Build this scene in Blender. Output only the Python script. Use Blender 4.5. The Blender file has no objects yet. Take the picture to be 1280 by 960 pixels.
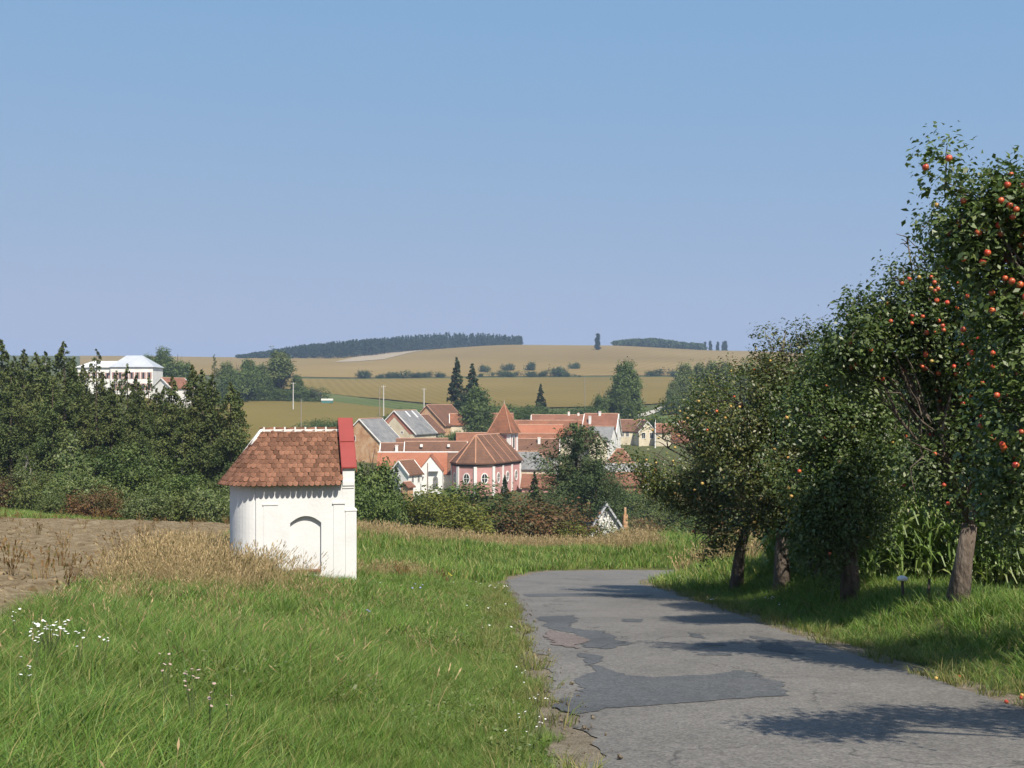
import bpy, math, random
import numpy as np
from mathutils import Vector, Matrix

# ------------------------------------------------------------------ camera, sky, sun, exposure
FPX, EYE, HOR = 1450.0, 1.57, 500.0          # focal length in photo pixels, eye height, eye-level row (photo 1280x960)
SC = bpy.context.scene
COL = SC.collection
cam_data = bpy.data.cameras.new('camera')
cam_data.sensor_fit = 'HORIZONTAL'; cam_data.sensor_width = 36.0
cam_data.lens = FPX / 1280.0 * 36.0
cam_data.shift_y = 20.0 / 1280.0
cam_data.clip_start = 0.1; cam_data.clip_end = 20000.0
cam = bpy.data.objects.new('camera', cam_data); COL.objects.link(cam)
cam.location = (0, 0, EYE); cam.rotation_euler = (math.radians(90), 0, 0)
SC.camera = cam

SUN_AZ, SUN_EL = math.radians(26), math.radians(50)     # to the right, behind the camera
sdir = Vector((math.sin(SUN_AZ) * math.cos(SUN_EL), -math.cos(SUN_AZ) * math.cos(SUN_EL), math.sin(SUN_EL)))
world = bpy.data.worlds.new('World'); SC.world = world; world.use_nodes = True
wn, wl = world.node_tree.nodes, world.node_tree.links
wn.clear()
sky = wn.new('ShaderNodeTexSky'); sky.sky_type = 'NISHITA'; sky.sun_disc = False
sky.sun_elevation = SUN_EL; sky.sun_rotation = math.radians(180) - SUN_AZ
sky.altitude = 400; sky.air_density = 1.0; sky.dust_density = 2.2; sky.ozone_density = 2.5
bg = wn.new('ShaderNodeBackground'); bg.inputs['Strength'].default_value = 0.14
wo = wn.new('ShaderNodeOutputWorld')
sep, comb = wn.new('ShaderNodeSeparateColor'), wn.new('ShaderNodeCombineColor')      # hazy summer air: the same soft response over the whole sky
wl.new(sky.outputs['Color'], sep.inputs[0])
for ch, (power, gain) in enumerate(((.54, .95), (.19, 1.74), (.0, 3.30))):
    pw, ml = wn.new('ShaderNodeMath'), wn.new('ShaderNodeMath'); pw.operation = 'POWER'; ml.operation = 'MULTIPLY'
    pw.inputs[1].default_value = power; ml.inputs[1].default_value = gain
    wl.new(sep.outputs[ch], pw.inputs[0]); wl.new(pw.outputs[0], ml.inputs[0]); wl.new(ml.outputs[0], comb.inputs[ch])
wl.new(comb.outputs[0], bg.inputs['Color']); wl.new(bg.outputs['Background'], wo.inputs['Surface'])

sun_data = bpy.data.lights.new('sun', 'SUN'); sun_data.energy = 4.9; sun_data.angle = math.radians(0.55)
sun_data.color = (1.0, 0.93, 0.80)
sun = bpy.data.objects.new('sun', sun_data); COL.objects.link(sun)
sun.rotation_euler = (-sdir).to_track_quat('-Z', 'Y').to_euler(); sun.location = sdir * 60

SC.view_settings.view_transform = 'Standard'; SC.view_settings.look = 'None'
SC.view_settings.exposure = 0.50; SC.view_settings.gamma = 1.0
SC.view_settings.use_curve_mapping = False
SC.render.engine = 'CYCLES'
SC.cycles.use_denoising = True
SC.cycles.max_bounces = 6; SC.cycles.transparent_max_bounces = 4
SC.cycles.diffuse_bounces = 3; SC.cycles.glossy_bounces = 2; SC.cycles.volume_bounces = 0
SC.cycles.use_adaptive_sampling = True; SC.cycles.adaptive_threshold = 0.015

rng = np.random.default_rng(11)
random.seed(5)

# ------------------------------------------------------------------ mesh helpers
def mesh_np(name, V, F, mat=None, smooth=False, mats=None, midx=None):
    """mesh from arrays; F is (m,k) or a list of such arrays"""
    V = np.asarray(V, dtype=np.float32)
    Fs = F if isinstance(F, list) else [F]
    Fs = [np.asarray(f, dtype=np.int32) for f in Fs if len(f)]
    me = bpy.data.meshes.new(name)
    me.vertices.add(len(V)); me.vertices.foreach_set('co', V.ravel())
    loops = np.concatenate([f.ravel() for f in Fs])
    tot = np.concatenate([np.full(len(f), f.shape[1], np.int32) for f in Fs])
    start = np.concatenate([[0], np.cumsum(tot)[:-1]]).astype(np.int32)
    me.loops.add(len(loops)); me.loops.foreach_set('vertex_index', loops)
    me.polygons.add(len(tot)); me.polygons.foreach_set('loop_start', start); me.polygons.foreach_set('loop_total', tot)
    if smooth: me.polygons.foreach_set('use_smooth', np.ones(len(tot), dtype=bool))
    for m in (mats or ([mat] if mat else [])): me.materials.append(m)
    if midx is not None: me.polygons.foreach_set('material_index', np.asarray(midx, np.int32))
    me.update(calc_edges=True); me.validate()
    return me

def link(name, data, parent=None, loc=None, rotz=None, **props):
    o = bpy.data.objects.new(name, data); COL.objects.link(o)
    if parent is not None: o.parent = parent
    if loc is not None: o.location = loc
    if rotz is not None: o.rotation_euler = (0, 0, rotz)
    for k, v in props.items():
        if v is not None: o[k] = v
    return o

def thing(name, label, cat, loc=(0, 0, 0), rotz=0.0, group=None):
    return link(name, None, None, loc, rotz, label=label, category=cat, group=group)

class MB:
    """collects boxes / polygons / tubes into one mesh"""
    def __init__(s): s.v = []; s.f = []
    def poly(s, pts):
        n = len(s.v); s.v += [tuple(p) for p in pts]; s.f.append(tuple(range(n, n + len(pts)))); return s
    def box(s, x0, x1, y0, y1, z0, z1):
        n = len(s.v)
        s.v += [(x, y, z) for z in (z0, z1) for y in (y0, y1) for x in (x0, x1)]
        s.f += [tuple(n + i for i in q) for q in ((0, 2, 3, 1), (4, 5, 7, 6), (0, 1, 5, 4), (2, 6, 7, 3), (0, 4, 6, 2), (1, 3, 7, 5))]
        return s
    def prism(s, pts, off):
        """polygon pts (3d) extruded by vector off"""
        n = len(s.v); k = len(pts); off = Vector(off)
        s.v += [tuple(p) for p in pts] + [tuple(Vector(p) + off) for p in pts]
        s.f.append(tuple(range(n + k - 1, n - 1, -1))); s.f.append(tuple(range(n + k, n + 2 * k)))
        for i in range(k):
            j = (i + 1) % k; s.f.append((n + i, n + j, n + k + j, n + k + i))
        return s
    def tube(s, pts, radii, sides=6, cap=True):
        n0 = len(s.v); pts = [Vector(p) for p in pts]
        for i, p in enumerate(pts):
            d = (pts[min(i + 1, len(pts) - 1)] - pts[max(i - 1, 0)]).normalized()
            a = d.orthogonal().normalized() if abs(d.z) < 0.9 else d.cross(Vector((0, 1, 0))).normalized()
            b = d.cross(a)
            for k in range(sides):
                t = 2 * math.pi * k / sides
                s.v.append(tuple(p + (a * math.cos(t) + b * math.sin(t)) * radii[i]))
        for i in range(len(pts) - 1):
            for k in range(sides):
                k2 = (k + 1) % sides
                s.f.append((n0 + i * sides + k, n0 + i * sides + k2, n0 + (i + 1) * sides + k2, n0 + (i + 1) * sides + k))
        if cap:
            s.f.append(tuple(n0 + k for k in range(sides - 1, -1, -1)))
            s.f.append(tuple(n0 + (len(pts) - 1) * sides + k for k in range(sides)))
        return s
    def mesh(s, name, mat, smooth=False):
        me = bpy.data.meshes.new(name); me.from_pydata(s.v, [], s.f)
        if mat: me.materials.append(mat)
        if smooth: me.polygons.foreach_set('use_smooth', [True] * len(me.polygons))
        me.update(); return me
    def build(s, name, mat, parent=None, smooth=False, **kw):
        return link(name, s.mesh(name, mat, smooth), parent, **kw)

# ------------------------------------------------------------------ materials
MATS = {}
def N(nt, typ, **kw):
    n = nt.nodes.new(typ)
    for k, v in kw.items():
        if hasattr(n, k): setattr(n, k, v)
        else: n.inputs[k].default_value = v
    return n

def ramp(nt, fac, cols, pos=None, interp='LINEAR'):
    r = nt.nodes.new('ShaderNodeValToRGB'); r.color_ramp.interpolation = interp
    e = r.color_ramp.elements
    while len(e) < len(cols): e.new(0.5)
    for i, c in enumerate(cols):
        e[i].position = pos[i] if pos else i / max(1, len(cols) - 1)
        e[i].color = (*c, 1)
    nt.links.new(fac, r.inputs['Fac']); return r.outputs['Color']

def base_mat(name):
    m = bpy.data.materials.new(name); m.use_nodes = True; nt = m.node_tree
    p = nt.nodes['Principled BSDF']; out = nt.nodes['Material Output']
    return m, nt, p, out

def surf(name, cols, scale=3.0, detail=6.0, rough=0.85, bump=0.0, bscale=None, coords='Object', stretch=(1, 1, 1), spec=0.3, pos=None, fine=0.0, fscale=60.0, objrand=0.0, metallic=0.0):
    """noise-mottled surface; cols run along the noise"""
    m, nt, p, out = base_mat(name); L = nt.links.new
    tc = N(nt, 'ShaderNodeTexCoord'); mp = N(nt, 'ShaderNodeMapping'); mp.inputs['Scale'].default_value = stretch
    L(tc.outputs[coords], mp.inputs['Vector'])
    n1 = N(nt, 'ShaderNodeTexNoise', Scale=scale, Detail=detail, Roughness=0.6); L(mp.outputs['Vector'], n1.inputs['Vector'])
    fac = n1.outputs['Fac']
    mr = N(nt, 'ShaderNodeMapRange'); mr.inputs['From Min'].default_value = 0.3; mr.inputs['From Max'].default_value = 0.7
    L(fac, mr.inputs['Value']); fac = mr.outputs['Result']
    col = ramp(nt, fac, cols, pos)
    if fine:
        n2 = N(nt, 'ShaderNodeTexNoise', Scale=fscale, Detail=3.0); L(mp.outputs['Vector'], n2.inputs['Vector'])
        mm = N(nt, 'ShaderNodeMapRange'); mm.inputs['From Min'].default_value = 0.3; mm.inputs['From Max'].default_value = 0.7
        mm.inputs['To Min'].default_value = 1 - fine; mm.inputs['To Max'].default_value = 1 + fine
        L(n2.outputs['Fac'], mm.inputs['Value'])
        vm = N(nt, 'ShaderNodeVectorMath', operation='SCALE'); L(col, vm.inputs[0]); L(mm.outputs['Result'], vm.inputs['Scale']); col = vm.outputs['Vector']
    if objrand:
        oi = N(nt, 'ShaderNodeObjectInfo')
        mm = N(nt, 'ShaderNodeMapRange'); mm.inputs['To Min'].default_value = 1 - objrand; mm.inputs['To Max'].default_value = 1 + objrand
        L(oi.outputs['Random'], mm.inputs['Value'])
        vm = N(nt, 'ShaderNodeVectorMath', operation='SCALE'); L(col, vm.inputs[0]); L(mm.outputs['Result'], vm.inputs['Scale']); col = vm.outputs['Vector']
    L(col, p.inputs['Base Color']); p.inputs['Roughness'].default_value = rough
    p.inputs['Specular IOR Level'].default_value = spec; p.inputs['Metallic'].default_value = metallic
    if bump:
        n3 = N(nt, 'ShaderNodeTexNoise', Scale=bscale or scale * 6, Detail=6.0); L(mp.outputs['Vector'], n3.inputs['Vector'])
        b = N(nt, 'ShaderNodeBump', Strength=bump, Distance=0.05); L(n3.outputs['Fac'], b.inputs['Height']); L(b.outputs['Normal'], p.inputs['Normal'])
    MATS[name] = m; return m

def leafmat(name, cols, rough=0.5, trans=0.25, spec=0.4, objvar=0.15, patch=0.0):
    """foliage: colour differs from leaf to leaf; some light comes through"""
    m, nt, p, out = base_mat(name); L = nt.links.new
    g = N(nt, 'ShaderNodeNewGeometry'); oi = N(nt, 'ShaderNodeObjectInfo')
    fac = g.outputs['Random Per Island']
    if patch:
        tc = N(nt, 'ShaderNodeTexCoord'); n1 = N(nt, 'ShaderNodeTexNoise', Scale=patch, Detail=2.0); L(tc.outputs['Object'], n1.inputs['Vector'])
        mr = N(nt, 'ShaderNodeMapRange'); mr.inputs['From Min'].default_value = 0.33; mr.inputs['From Max'].default_value = 0.67
        L(n1.outputs['Fac'], mr.inputs['Value'])
        mx = N(nt, 'ShaderNodeMix'); mx.inputs[0].default_value = 0.55; L(fac, mx.inputs[2]); L(mr.outputs['Result'], mx.inputs[3]); fac = mx.outputs[0]
    col = ramp(nt, fac, cols)
    mm = N(nt, 'ShaderNodeMapRange'); mm.inputs['To Min'].default_value = 1 - objvar; mm.inputs['To Max'].default_value = 1 + objvar
    L(oi.outputs['Random'], mm.inputs['Value'])
    vm = N(nt, 'ShaderNodeVectorMath', operation='SCALE'); L(col, vm.inputs[0]); L(mm.outputs['Result'], vm.inputs['Scale'])
    L(vm.outputs['Vector'], p.inputs['Base Color']); p.inputs['Roughness'].default_value = rough
    p.inputs['Specular IOR Level'].default_value = spec
    if trans:
        t = N(nt, 'ShaderNodeBsdfTranslucent'); mix = N(nt, 'ShaderNodeMixShader'); mix.inputs['Fac'].default_value = trans
        vg = N(nt, 'ShaderNodeVectorMath', operation='MULTIPLY'); vg.inputs[1].default_value = (1.1, 1.25, 0.6)
        L(vm.outputs['Vector'], vg.inputs[0]); L(vg.outputs['Vector'], t.inputs['Color'])
        L(p.outputs['BSDF'], mix.inputs[1]); L(t.outputs['BSDF'], mix.inputs[2]); L(mix.outputs['Shader'], out.inputs['Surface'])
    MATS[name] = m; return m

def tilemat(name, cols, row=0.3, fine=0.25):
    """weathered tiled roof seen from afar: courses run across the slope, patches of newer and older tiles"""
    m, nt, p, out = base_mat(name); L = nt.links.new
    tc = N(nt, 'ShaderNodeTexCoord')
    n1 = N(nt, 'ShaderNodeTexNoise', Scale=0.35, Detail=5.0, Roughness=0.65); L(tc.outputs['Object'], n1.inputs['Vector'])
    mp = N(nt, 'ShaderNodeMapping'); mp.inputs['Scale'].default_value = (4.0, 4.0, 1.0 / row); L(tc.outputs['Object'], mp.inputs['Vector'])
    wn_ = N(nt, 'ShaderNodeTexWhiteNoise'); fl = N(nt, 'ShaderNodeVectorMath', operation='FLOOR'); L(mp.outputs['Vector'], fl.inputs[0]); L(fl.outputs['Vector'], wn_.inputs['Vector'])
    mr = N(nt, 'ShaderNodeMapRange'); mr.inputs['From Min'].default_value = 0.32; mr.inputs['From Max'].default_value = 0.68; L(n1.outputs['Fac'], mr.inputs['Value'])
    mx = N(nt, 'ShaderNodeMix'); mx.inputs[0].default_value = 0.3; L(mr.outputs['Result'], mx.inputs[2]); L(wn_.outputs['Value'], mx.inputs[3])
    col = ramp(nt, mx.outputs[0], cols)
    sp = N(nt, 'ShaderNodeSeparateXYZ'); L(mp.outputs['Vector'], sp.inputs[0])
    fr = N(nt, 'ShaderNodeMath', operation='FRACT'); L(sp.outputs['Z'], fr.inputs[0])
    mm = N(nt, 'ShaderNodeMapRange'); mm.inputs['To Min'].default_value = 1 - fine; mm.inputs['To Max'].default_value = 1 + fine * 0.5; L(fr.outputs[0], mm.inputs['Value'])
    vm = N(nt, 'ShaderNodeVectorMath', operation='SCALE'); L(col, vm.inputs[0]); L(mm.outputs['Result'], vm.inputs['Scale'])
    L(vm.outputs['Vector'], p.inputs['Base Color']); p.inputs['Roughness'].default_value = 0.85; p.inputs['Specular IOR Level'].default_value = 0.2
    b = N(nt, 'ShaderNodeBump', Strength=0.5, Distance=0.04); L(fr.outputs[0], b.inputs['Height']); L(b.outputs['Normal'], p.inputs['Normal'])
    MATS[name] = m; return m

# plaster, stone, metal
M_white = surf('lime_plaster', [(.61, .615, .62), (.69, .70, .705)], scale=1.4, rough=.9, bump=.1, bscale=14, fine=.03, fscale=30)
M_white2 = surf('white_render', [(.66, .65, .62), (.80, .79, .76)], scale=.5, rough=.9)
M_cream = surf('cream_render', [(.46, .40, .29), (.66, .60, .46)], scale=.5, rough=.9)
M_ochre = surf('ochre_brick', [(.33, .17, .09), (.45, .27, .15), (.52, .38, .25)], scale=.8, rough=.9, fine=.2, fscale=12)
M_brickred = surf('red_brick', [(.30, .12, .08), (.42, .20, .14)], scale=1.0, rough=.9, fine=.2, fscale=12)
M_pink = surf('pink_render', [(.46, .235, .22), (.53, .295, .275)], scale=.4, rough=.9)
M_roof_brown = tilemat('brown_tiles', [(.10, .056, .038), (.15, .080, .052), (.20, .10, .062)])
M_roof_red = tilemat('red_tiles', [(.15, .075, .05), (.215, .098, .063), (.275, .125, .08)])
M_roof_orange = tilemat('orange_tiles', [(.27, .105, .06), (.33, .13, .075), (.37, .155, .092)], fine=.12)
M_roof_mix = tilemat('mixed_tiles', [(.13, .068, .044), (.22, .098, .058), (.32, .125, .066)])
M_slate = surf('grey_slate', [(.12, .125, .13), (.19, .19, .19), (.24, .235, .225)], scale=.6, rough=.75, fine=.15, fscale=5)
M_metal_roof = surf('pale_metal_roof', [(.36, .38, .41), (.46, .48, .51)], scale=.3, rough=.45, spec=.5)
M_white_and_glare = surf('white_metal_and_glare', [(.66, .66, .65), (.74, .74, .73)], scale=.3, rough=.45, spec=.5)  # white of the skylights; on the school wing, sun glare put into the colour
M_redmetal = surf('red_sheet_metal', [(.225, .033, .028), (.27, .043, .036)], scale=2.0, rough=.5, spec=.4, fine=.05)
M_glass = surf('window_glass', [(.02, .022, .025), (.035, .04, .045)], scale=.5, rough=.15, spec=.6)
M_dark = surf('dark_timber', [(.03, .024, .02), (.07, .055, .04)], scale=2, rough=.9)
M_ridge = surf('pale_ridge_mortar', [(.34, .19, .13), (.46, .29, .21)], scale=1.5, rough=.9)
M_mortar = surf('white_mortar', [(.60, .58, .55), (.74, .73, .71)], scale=6, rough=.95, bump=.3, bscale=40)
M_concrete = surf('pale_concrete', [(.40, .39, .37), (.55, .54, .51)], scale=3, rough=.9)
M_wood_pole = surf('weathered_pole', [(.20, .17, .14), (.30, .26, .22)], scale=3, rough=.9)
M_bark = surf('apple_bark', [(.055, .042, .033), (.12, .095, .075), (.17, .14, .115)], scale=9, rough=.95, bump=.9, bscale=26, stretch=(1, 1, .35))
M_trunk = surf('dark_bark', [(.05, .038, .028), (.10, .078, .06)], scale=4, rough=.95)
M_birch = surf('pale_bark', [(.22, .20, .18), (.36, .34, .31)], scale=2, rough=.95)
M_soil = surf('dry_soil', [(.115, .08, .043), (.18, .135, .078), (.255, .205, .13)], scale=2.4, rough=1, bump=.8, bscale=9, spec=.1, fine=.25, fscale=25)
# fields and ground
M_ground = surf('meadow_soil', [(.045, .06, .018), (.075, .085, .028), (.12, .11, .045)], scale=.7, detail=8, rough=1, spec=.1, fine=.3, fscale=9, coords='Object')
M_gravel = surf('road_edge_gravel', [(.12, .098, .068), (.175, .145, .105), (.235, .20, .152)], scale=5, detail=9, rough=1, bump=.7, bscale=45, spec=.15, fine=.3, fscale=70)

def fieldmat(name, cols, rows=1.0, ang=0.0, amp=.12, big=.004, fscale=.5):
    m, nt, p, out = base_mat(name); L = nt.links.new
    tc = N(nt, 'ShaderNodeTexCoord'); mp = N(nt, 'ShaderNodeMapping'); mp.inputs['Rotation'].default_value = (0, 0, ang); L(tc.outputs['Object'], mp.inputs['Vector'])
    n1 = N(nt, 'ShaderNodeTexNoise', Scale=big, Detail=8.0, Roughness=.62); L(mp.outputs['Vector'], n1.inputs['Vector'])
    mr = N(nt, 'ShaderNodeMapRange'); mr.inputs['From Min'].default_value = 0.32; mr.inputs['From Max'].default_value = 0.68; L(n1.outputs['Fac'], mr.inputs['Value'])
    col = ramp(nt, mr.outputs['Result'], cols)
    n2 = N(nt, 'ShaderNodeTexNoise', Scale=fscale, Detail=4.0, Roughness=.7); L(mp.outputs['Vector'], n2.inputs['Vector'])
    w = N(nt, 'ShaderNodeTexWave', Scale=rows, Distortion=1.5, Detail=2.0); w.inputs['Detail Scale'].default_value = .4; L(mp.outputs['Vector'], w.inputs['Vector'])
    mx = N(nt, 'ShaderNodeMix'); mx.inputs[0].default_value = .5; L(n2.outputs['Fac'], mx.inputs[2]); L(w.outputs['Fac'], mx.inputs[3])
    mm = N(nt, 'ShaderNodeMapRange'); mm.inputs['From Min'].default_value = .25; mm.inputs['From Max'].default_value = .75; mm.inputs['To Min'].default_value = 1 - amp; mm.inputs['To Max'].default_value = 1 + amp
    L(mx.outputs[0], mm.inputs['Value'])
    vm = N(nt, 'ShaderNodeVectorMath', operation='SCALE'); L(col, vm.inputs[0]); L(mm.outputs['Result'], vm.inputs['Scale'])
    L(vm.outputs['Vector'], p.inputs['Base Color']); p.inputs['Roughness'].default_value = 1; p.inputs['Specular IOR Level'].default_value = .05
    MATS[name] = m; return m
M_fieldA = fieldmat('ripe_crop_field', [(.172, .12, .041), (.208, .147, .053), (.24, .17, .067)], rows=.03, ang=.3, amp=.06)
M_fieldB = fieldmat('ochre_maize_field', [(.135, .10, .028), (.17, .125, .036), (.205, .148, .048)], rows=.06, ang=-.2, amp=.07)
M_fieldC = fieldmat('yellowing_maize_field', [(.11, .095, .025), (.145, .115, .032), (.175, .135, .043)], rows=.10, ang=.9, amp=.3, fscale=.8)
M_stubble = fieldmat('pale_stubble_field', [(.29, .235, .16), (.34, .28, .20)], rows=.04, ang=.2, amp=.08)
M_greenfield = fieldmat('rough_green_slope', [(.055, .085, .025), (.09, .11, .035), (.14, .13, .055)], rows=.05, ang=.4, amp=.3, fscale=.4)

def asphaltmat(name, cols, tint, rough=.8):
    m, nt, p, out = base_mat(name); L = nt.links.new
    tc = N(nt, 'ShaderNodeTexCoord')
    n1 = N(nt, 'ShaderNodeTexNoise', Scale=.55, Detail=7.0, Roughness=.6); L(tc.outputs['Object'], n1.inputs['Vector'])
    mr = N(nt, 'ShaderNodeMapRange'); mr.inputs['From Min'].default_value = .3; mr.inputs['From Max'].default_value = .7; L(n1.outputs['Fac'], mr.inputs['Value'])
    col = ramp(nt, mr.outputs['Result'], cols)
    v = N(nt, 'ShaderNodeTexVoronoi', Scale=48.0); L(tc.outputs['Object'], v.inputs['Vector'])
    hs = N(nt, 'ShaderNodeSeparateColor'); L(v.outputs['Color'], hs.inputs[0])
    mm = N(nt, 'ShaderNodeMapRange'); mm.inputs['To Min'].default_value = .72; mm.inputs['To Max'].default_value = 1.28; L(hs.outputs[0], mm.inputs['Value'])
    n4 = N(nt, 'ShaderNodeTexNoise', Scale=7.0, Detail=8.0, Roughness=.75); L(tc.outputs['Object'], n4.inputs['Vector'])
    m4 = N(nt, 'ShaderNodeMapRange'); m4.inputs['From Min'].default_value = .3; m4.inputs['From Max'].default_value = .7; m4.inputs['To Min'].default_value = .82; m4.inputs['To Max'].default_value = 1.14; L(n4.outputs['Fac'], m4.inputs['Value'])
    pr = N(nt, 'ShaderNodeMath', operation='MULTIPLY'); L(mm.outputs['Result'], pr.inputs[0]); L(m4.outputs['Result'], pr.inputs[1])
    vm = N(nt, 'ShaderNodeVectorMath', operation='SCALE'); L(col, vm.inputs[0]); L(pr.outputs[0], vm.inputs['Scale'])
    nd = N(nt, 'ShaderNodeTexNoise', Scale=1.6, Detail=5.0); L(tc.outputs['Object'], nd.inputs['Vector'])
    ad = N(nt, 'ShaderNodeVectorMath', operation='MULTIPLY_ADD'); ad.inputs[1].default_value = (.9, .9, .9); L(nd.outputs['Color'], ad.inputs[0]); L(tc.outputs['Object'], ad.inputs[2])
    ck = N(nt, 'ShaderNodeTexVoronoi', Scale=.55); ck.feature = 'DISTANCE_TO_EDGE'; L(ad.outputs['Vector'], ck.inputs['Vector'])
    cm = N(nt, 'ShaderNodeMapRange'); cm.inputs['From Max'].default_value = .012; cm.inputs['To Min'].default_value = .45; L(ck.outputs['Distance'], cm.inputs['Value'])
    nm = N(nt, 'ShaderNodeTexNoise', Scale=.4, Detail=3.0); L(tc.outputs['Object'], nm.inputs['Vector'])
    mk = N(nt, 'ShaderNodeMapRange'); mk.inputs['From Min'].default_value = .47; mk.inputs['From Max'].default_value = .56; L(nm.outputs['Fac'], mk.inputs['Value'])
    cx = N(nt, 'ShaderNodeMix'); cx.inputs[2].default_value = 1.0; L(mk.outputs['Result'], cx.inputs[0]); L(cm.outputs['Result'], cx.inputs[3])
    v2 = N(nt, 'ShaderNodeVectorMath', operation='SCALE'); L(vm.outputs['Vector'], v2.inputs[0]); L(cx.outputs[0], v2.inputs['Scale'])
    L(v2.outputs['Vector'], p.inputs['Base Color']); p.inputs['Roughness'].default_value = rough; p.inputs['Specular IOR Level'].default_value = .3
    b = N(nt, 'ShaderNodeBump', Strength=.35, Distance=.006); L(v.outputs['Distance'], b.inputs['Height']); L(b.outputs['Normal'], p.inputs['Normal'])
    MATS[name] = m; return m
M_asphalt = asphaltmat('worn_asphalt', [(.12, .111, .099), (.145, .134, .12), (.168, .156, .14)], None)
M_patch = asphaltmat('dark_road_patch', [(.062, .064, .066), (.08, .082, .083), (.10, .10, .10)], None)
M_patch2 = asphaltmat('reddish_worn_patch', [(.125, .098, .086), (.15, .12, .105), (.165, .135, .12)], None)

# foliage
L_apple = leafmat('apple_leaf', [(0.03505, 0.06318, 0.01404), (0.06372, 0.1011, 0.0234), (0.09558, 0.1404, 0.0351), (0.1355, 0.1685, 0.0468)], rough=.46, spec=.5, trans=.22)
L_apple_y = leafmat('apple_leaf_yellowing', [(0.0368, 0.06148, 0.0144), (0.0667, 0.0954, 0.0234), (0.1035, 0.1272, 0.0324), (0.1725, 0.1537, 0.0405)], rough=.46, spec=.5, trans=.22)
L_larch = leafmat('larch_needles', [(.034, .056, .02), (.068, .096, .03), (.112, .13, .042), (.165, .162, .06)], rough=.7, spec=.2, trans=.15, patch=.25)
L_spruce = leafmat('spruce_needles', [(0.0175, 0.035, 0.0168), (0.0275, 0.05, 0.0216), (0.04375, 0.06875, 0.0288)], rough=.7, spec=.2, trans=.08)
L_blue = leafmat('blue_spruce_needles', [(.035, .055, .055), (.06, .085, .085), (.10, .13, .13)], rough=.7, spec=.2, trans=.05)
L_pine = leafmat('pine_needles', [(0.0319, 0.05712, 0.02106), (0.05583, 0.08568, 0.02925), (0.0957, 0.1214, 0.04095)], rough=.65, spec=.25, trans=.1, patch=.3)
L_tree = leafmat('broad_leaf', [(0.0345, 0.06426, 0.01512), (0.06272, 0.0971, 0.02268), (0.09722, 0.1357, 0.03276), (0.1333, 0.1642, 0.0441)], rough=.55, spec=.3, trans=.2, patch=.35)
L_tree2 = leafmat('pale_broad_leaf', [(0.059, 0.08531, 0.02244), (0.0885, 0.1181, 0.0306), (0.1254, 0.151, 0.04284), (0.177, 0.1837, 0.0612)], rough=.55, spec=.3, trans=.2, patch=.35)
L_bush_y = leafmat('yellowing_bush_leaf', [(0.0675, 0.0864, 0.01694), (0.12, 0.1368, 0.0242), (0.1874, 0.1872, 0.0363), (0.27, 0.2304, 0.0605)], rough=.55, spec=.3, trans=.25, patch=.5)
L_bush_r = leafmat('reddening_bush_leaf', [(0.05175, 0.07475, 0.0189), (0.09775, 0.0713, 0.0231), (0.1437, 0.06325, 0.0273), (0.115, 0.1035, 0.0315)], rough=.55, spec=.3, trans=.2, patch=.6)
L_birchleaf = leafmat('young_birch_leaf', [(0.0805, 0.1173, 0.036), (0.1265, 0.1632, 0.052), (0.184, 0.204, 0.076)], rough=.5, spec=.4, trans=.3)
L_fartree = leafmat('far_leaf', [(0.0264, 0.0504, 0.0176), (0.0456, 0.072, 0.0242), (0.066, 0.0936, 0.033)], rough=.7, spec=.15, trans=.1, patch=.2)
L_farconifer = leafmat('far_conifer', [(.010, .022, .016), (.018, .034, .022), (.026, .044, .027)], rough=.8, spec=.1, trans=.05)
L_corn = leafmat('maize_leaf', [(.095, .16, .036), (.145, .22, .055), (.20, .265, .085), (.31, .30, .14)], rough=.45, spec=.4, trans=.3)
G_green = leafmat('green_grass_blade', [(0.05006, 0.1125, 0.01624), (0.09455, 0.1874, 0.02707), (0.1391, 0.2356, 0.04152), (0.1725, 0.2516, 0.05415), (0.356, 0.2999, 0.1263)], rough=.5, spec=.3, trans=.3, objvar=.25)
G_short = leafmat('short_grass_blade', [(.09, .14, .03), (.14, .18, .045), (.21, .21, .07), (.30, .24, .11)], rough=.55, spec=.3, trans=.3, objvar=.25)
G_dry = leafmat('dry_grass_stem', [(0.2375, 0.1688, 0.0837), (0.3375, 0.2438, 0.1283), (0.4375, 0.325, 0.189), (0.2125, 0.1875, 0.07425)], rough=.6, spec=.25, trans=.25, objvar=.2)
G_rust = leafmat('rusty_weed', [(.12, .07, .03), (.17, .10, .04), (.22, .14, .06), (.09, .10, .03)], rough=.7, spec=.2, trans=.2, objvar=.25)
M_apple = surf('red_apple_skin', [(.38, .025, .018), (.48, .06, .03), (.46, .20, .05)], scale=9, rough=.3, spec=.5, pos=[0, .6, 1], objrand=.25)
M_apple_y = surf('yellow_apple_skin', [(.42, .13, .05), (.46, .27, .07), (.40, .33, .09)], scale=9, rough=.3, spec=.5, objrand=.2)
M_flower = surf('white_petals', [(.70, .70, .66), (.80, .80, .77)], scale=9, rough=.8)
M_thistle = surf('thistle_down', [(.30, .19, .16), (.48, .40, .36)], scale=30, rough=.95)
M_yellow = surf('yellow_petals', [(.62, .46, .03), (.70, .55, .06)], scale=9, rough=.8)
M_stem = surf('green_stem', [(.06, .09, .03), (.09, .12, .04)], scale=9, rough=.8)

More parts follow.
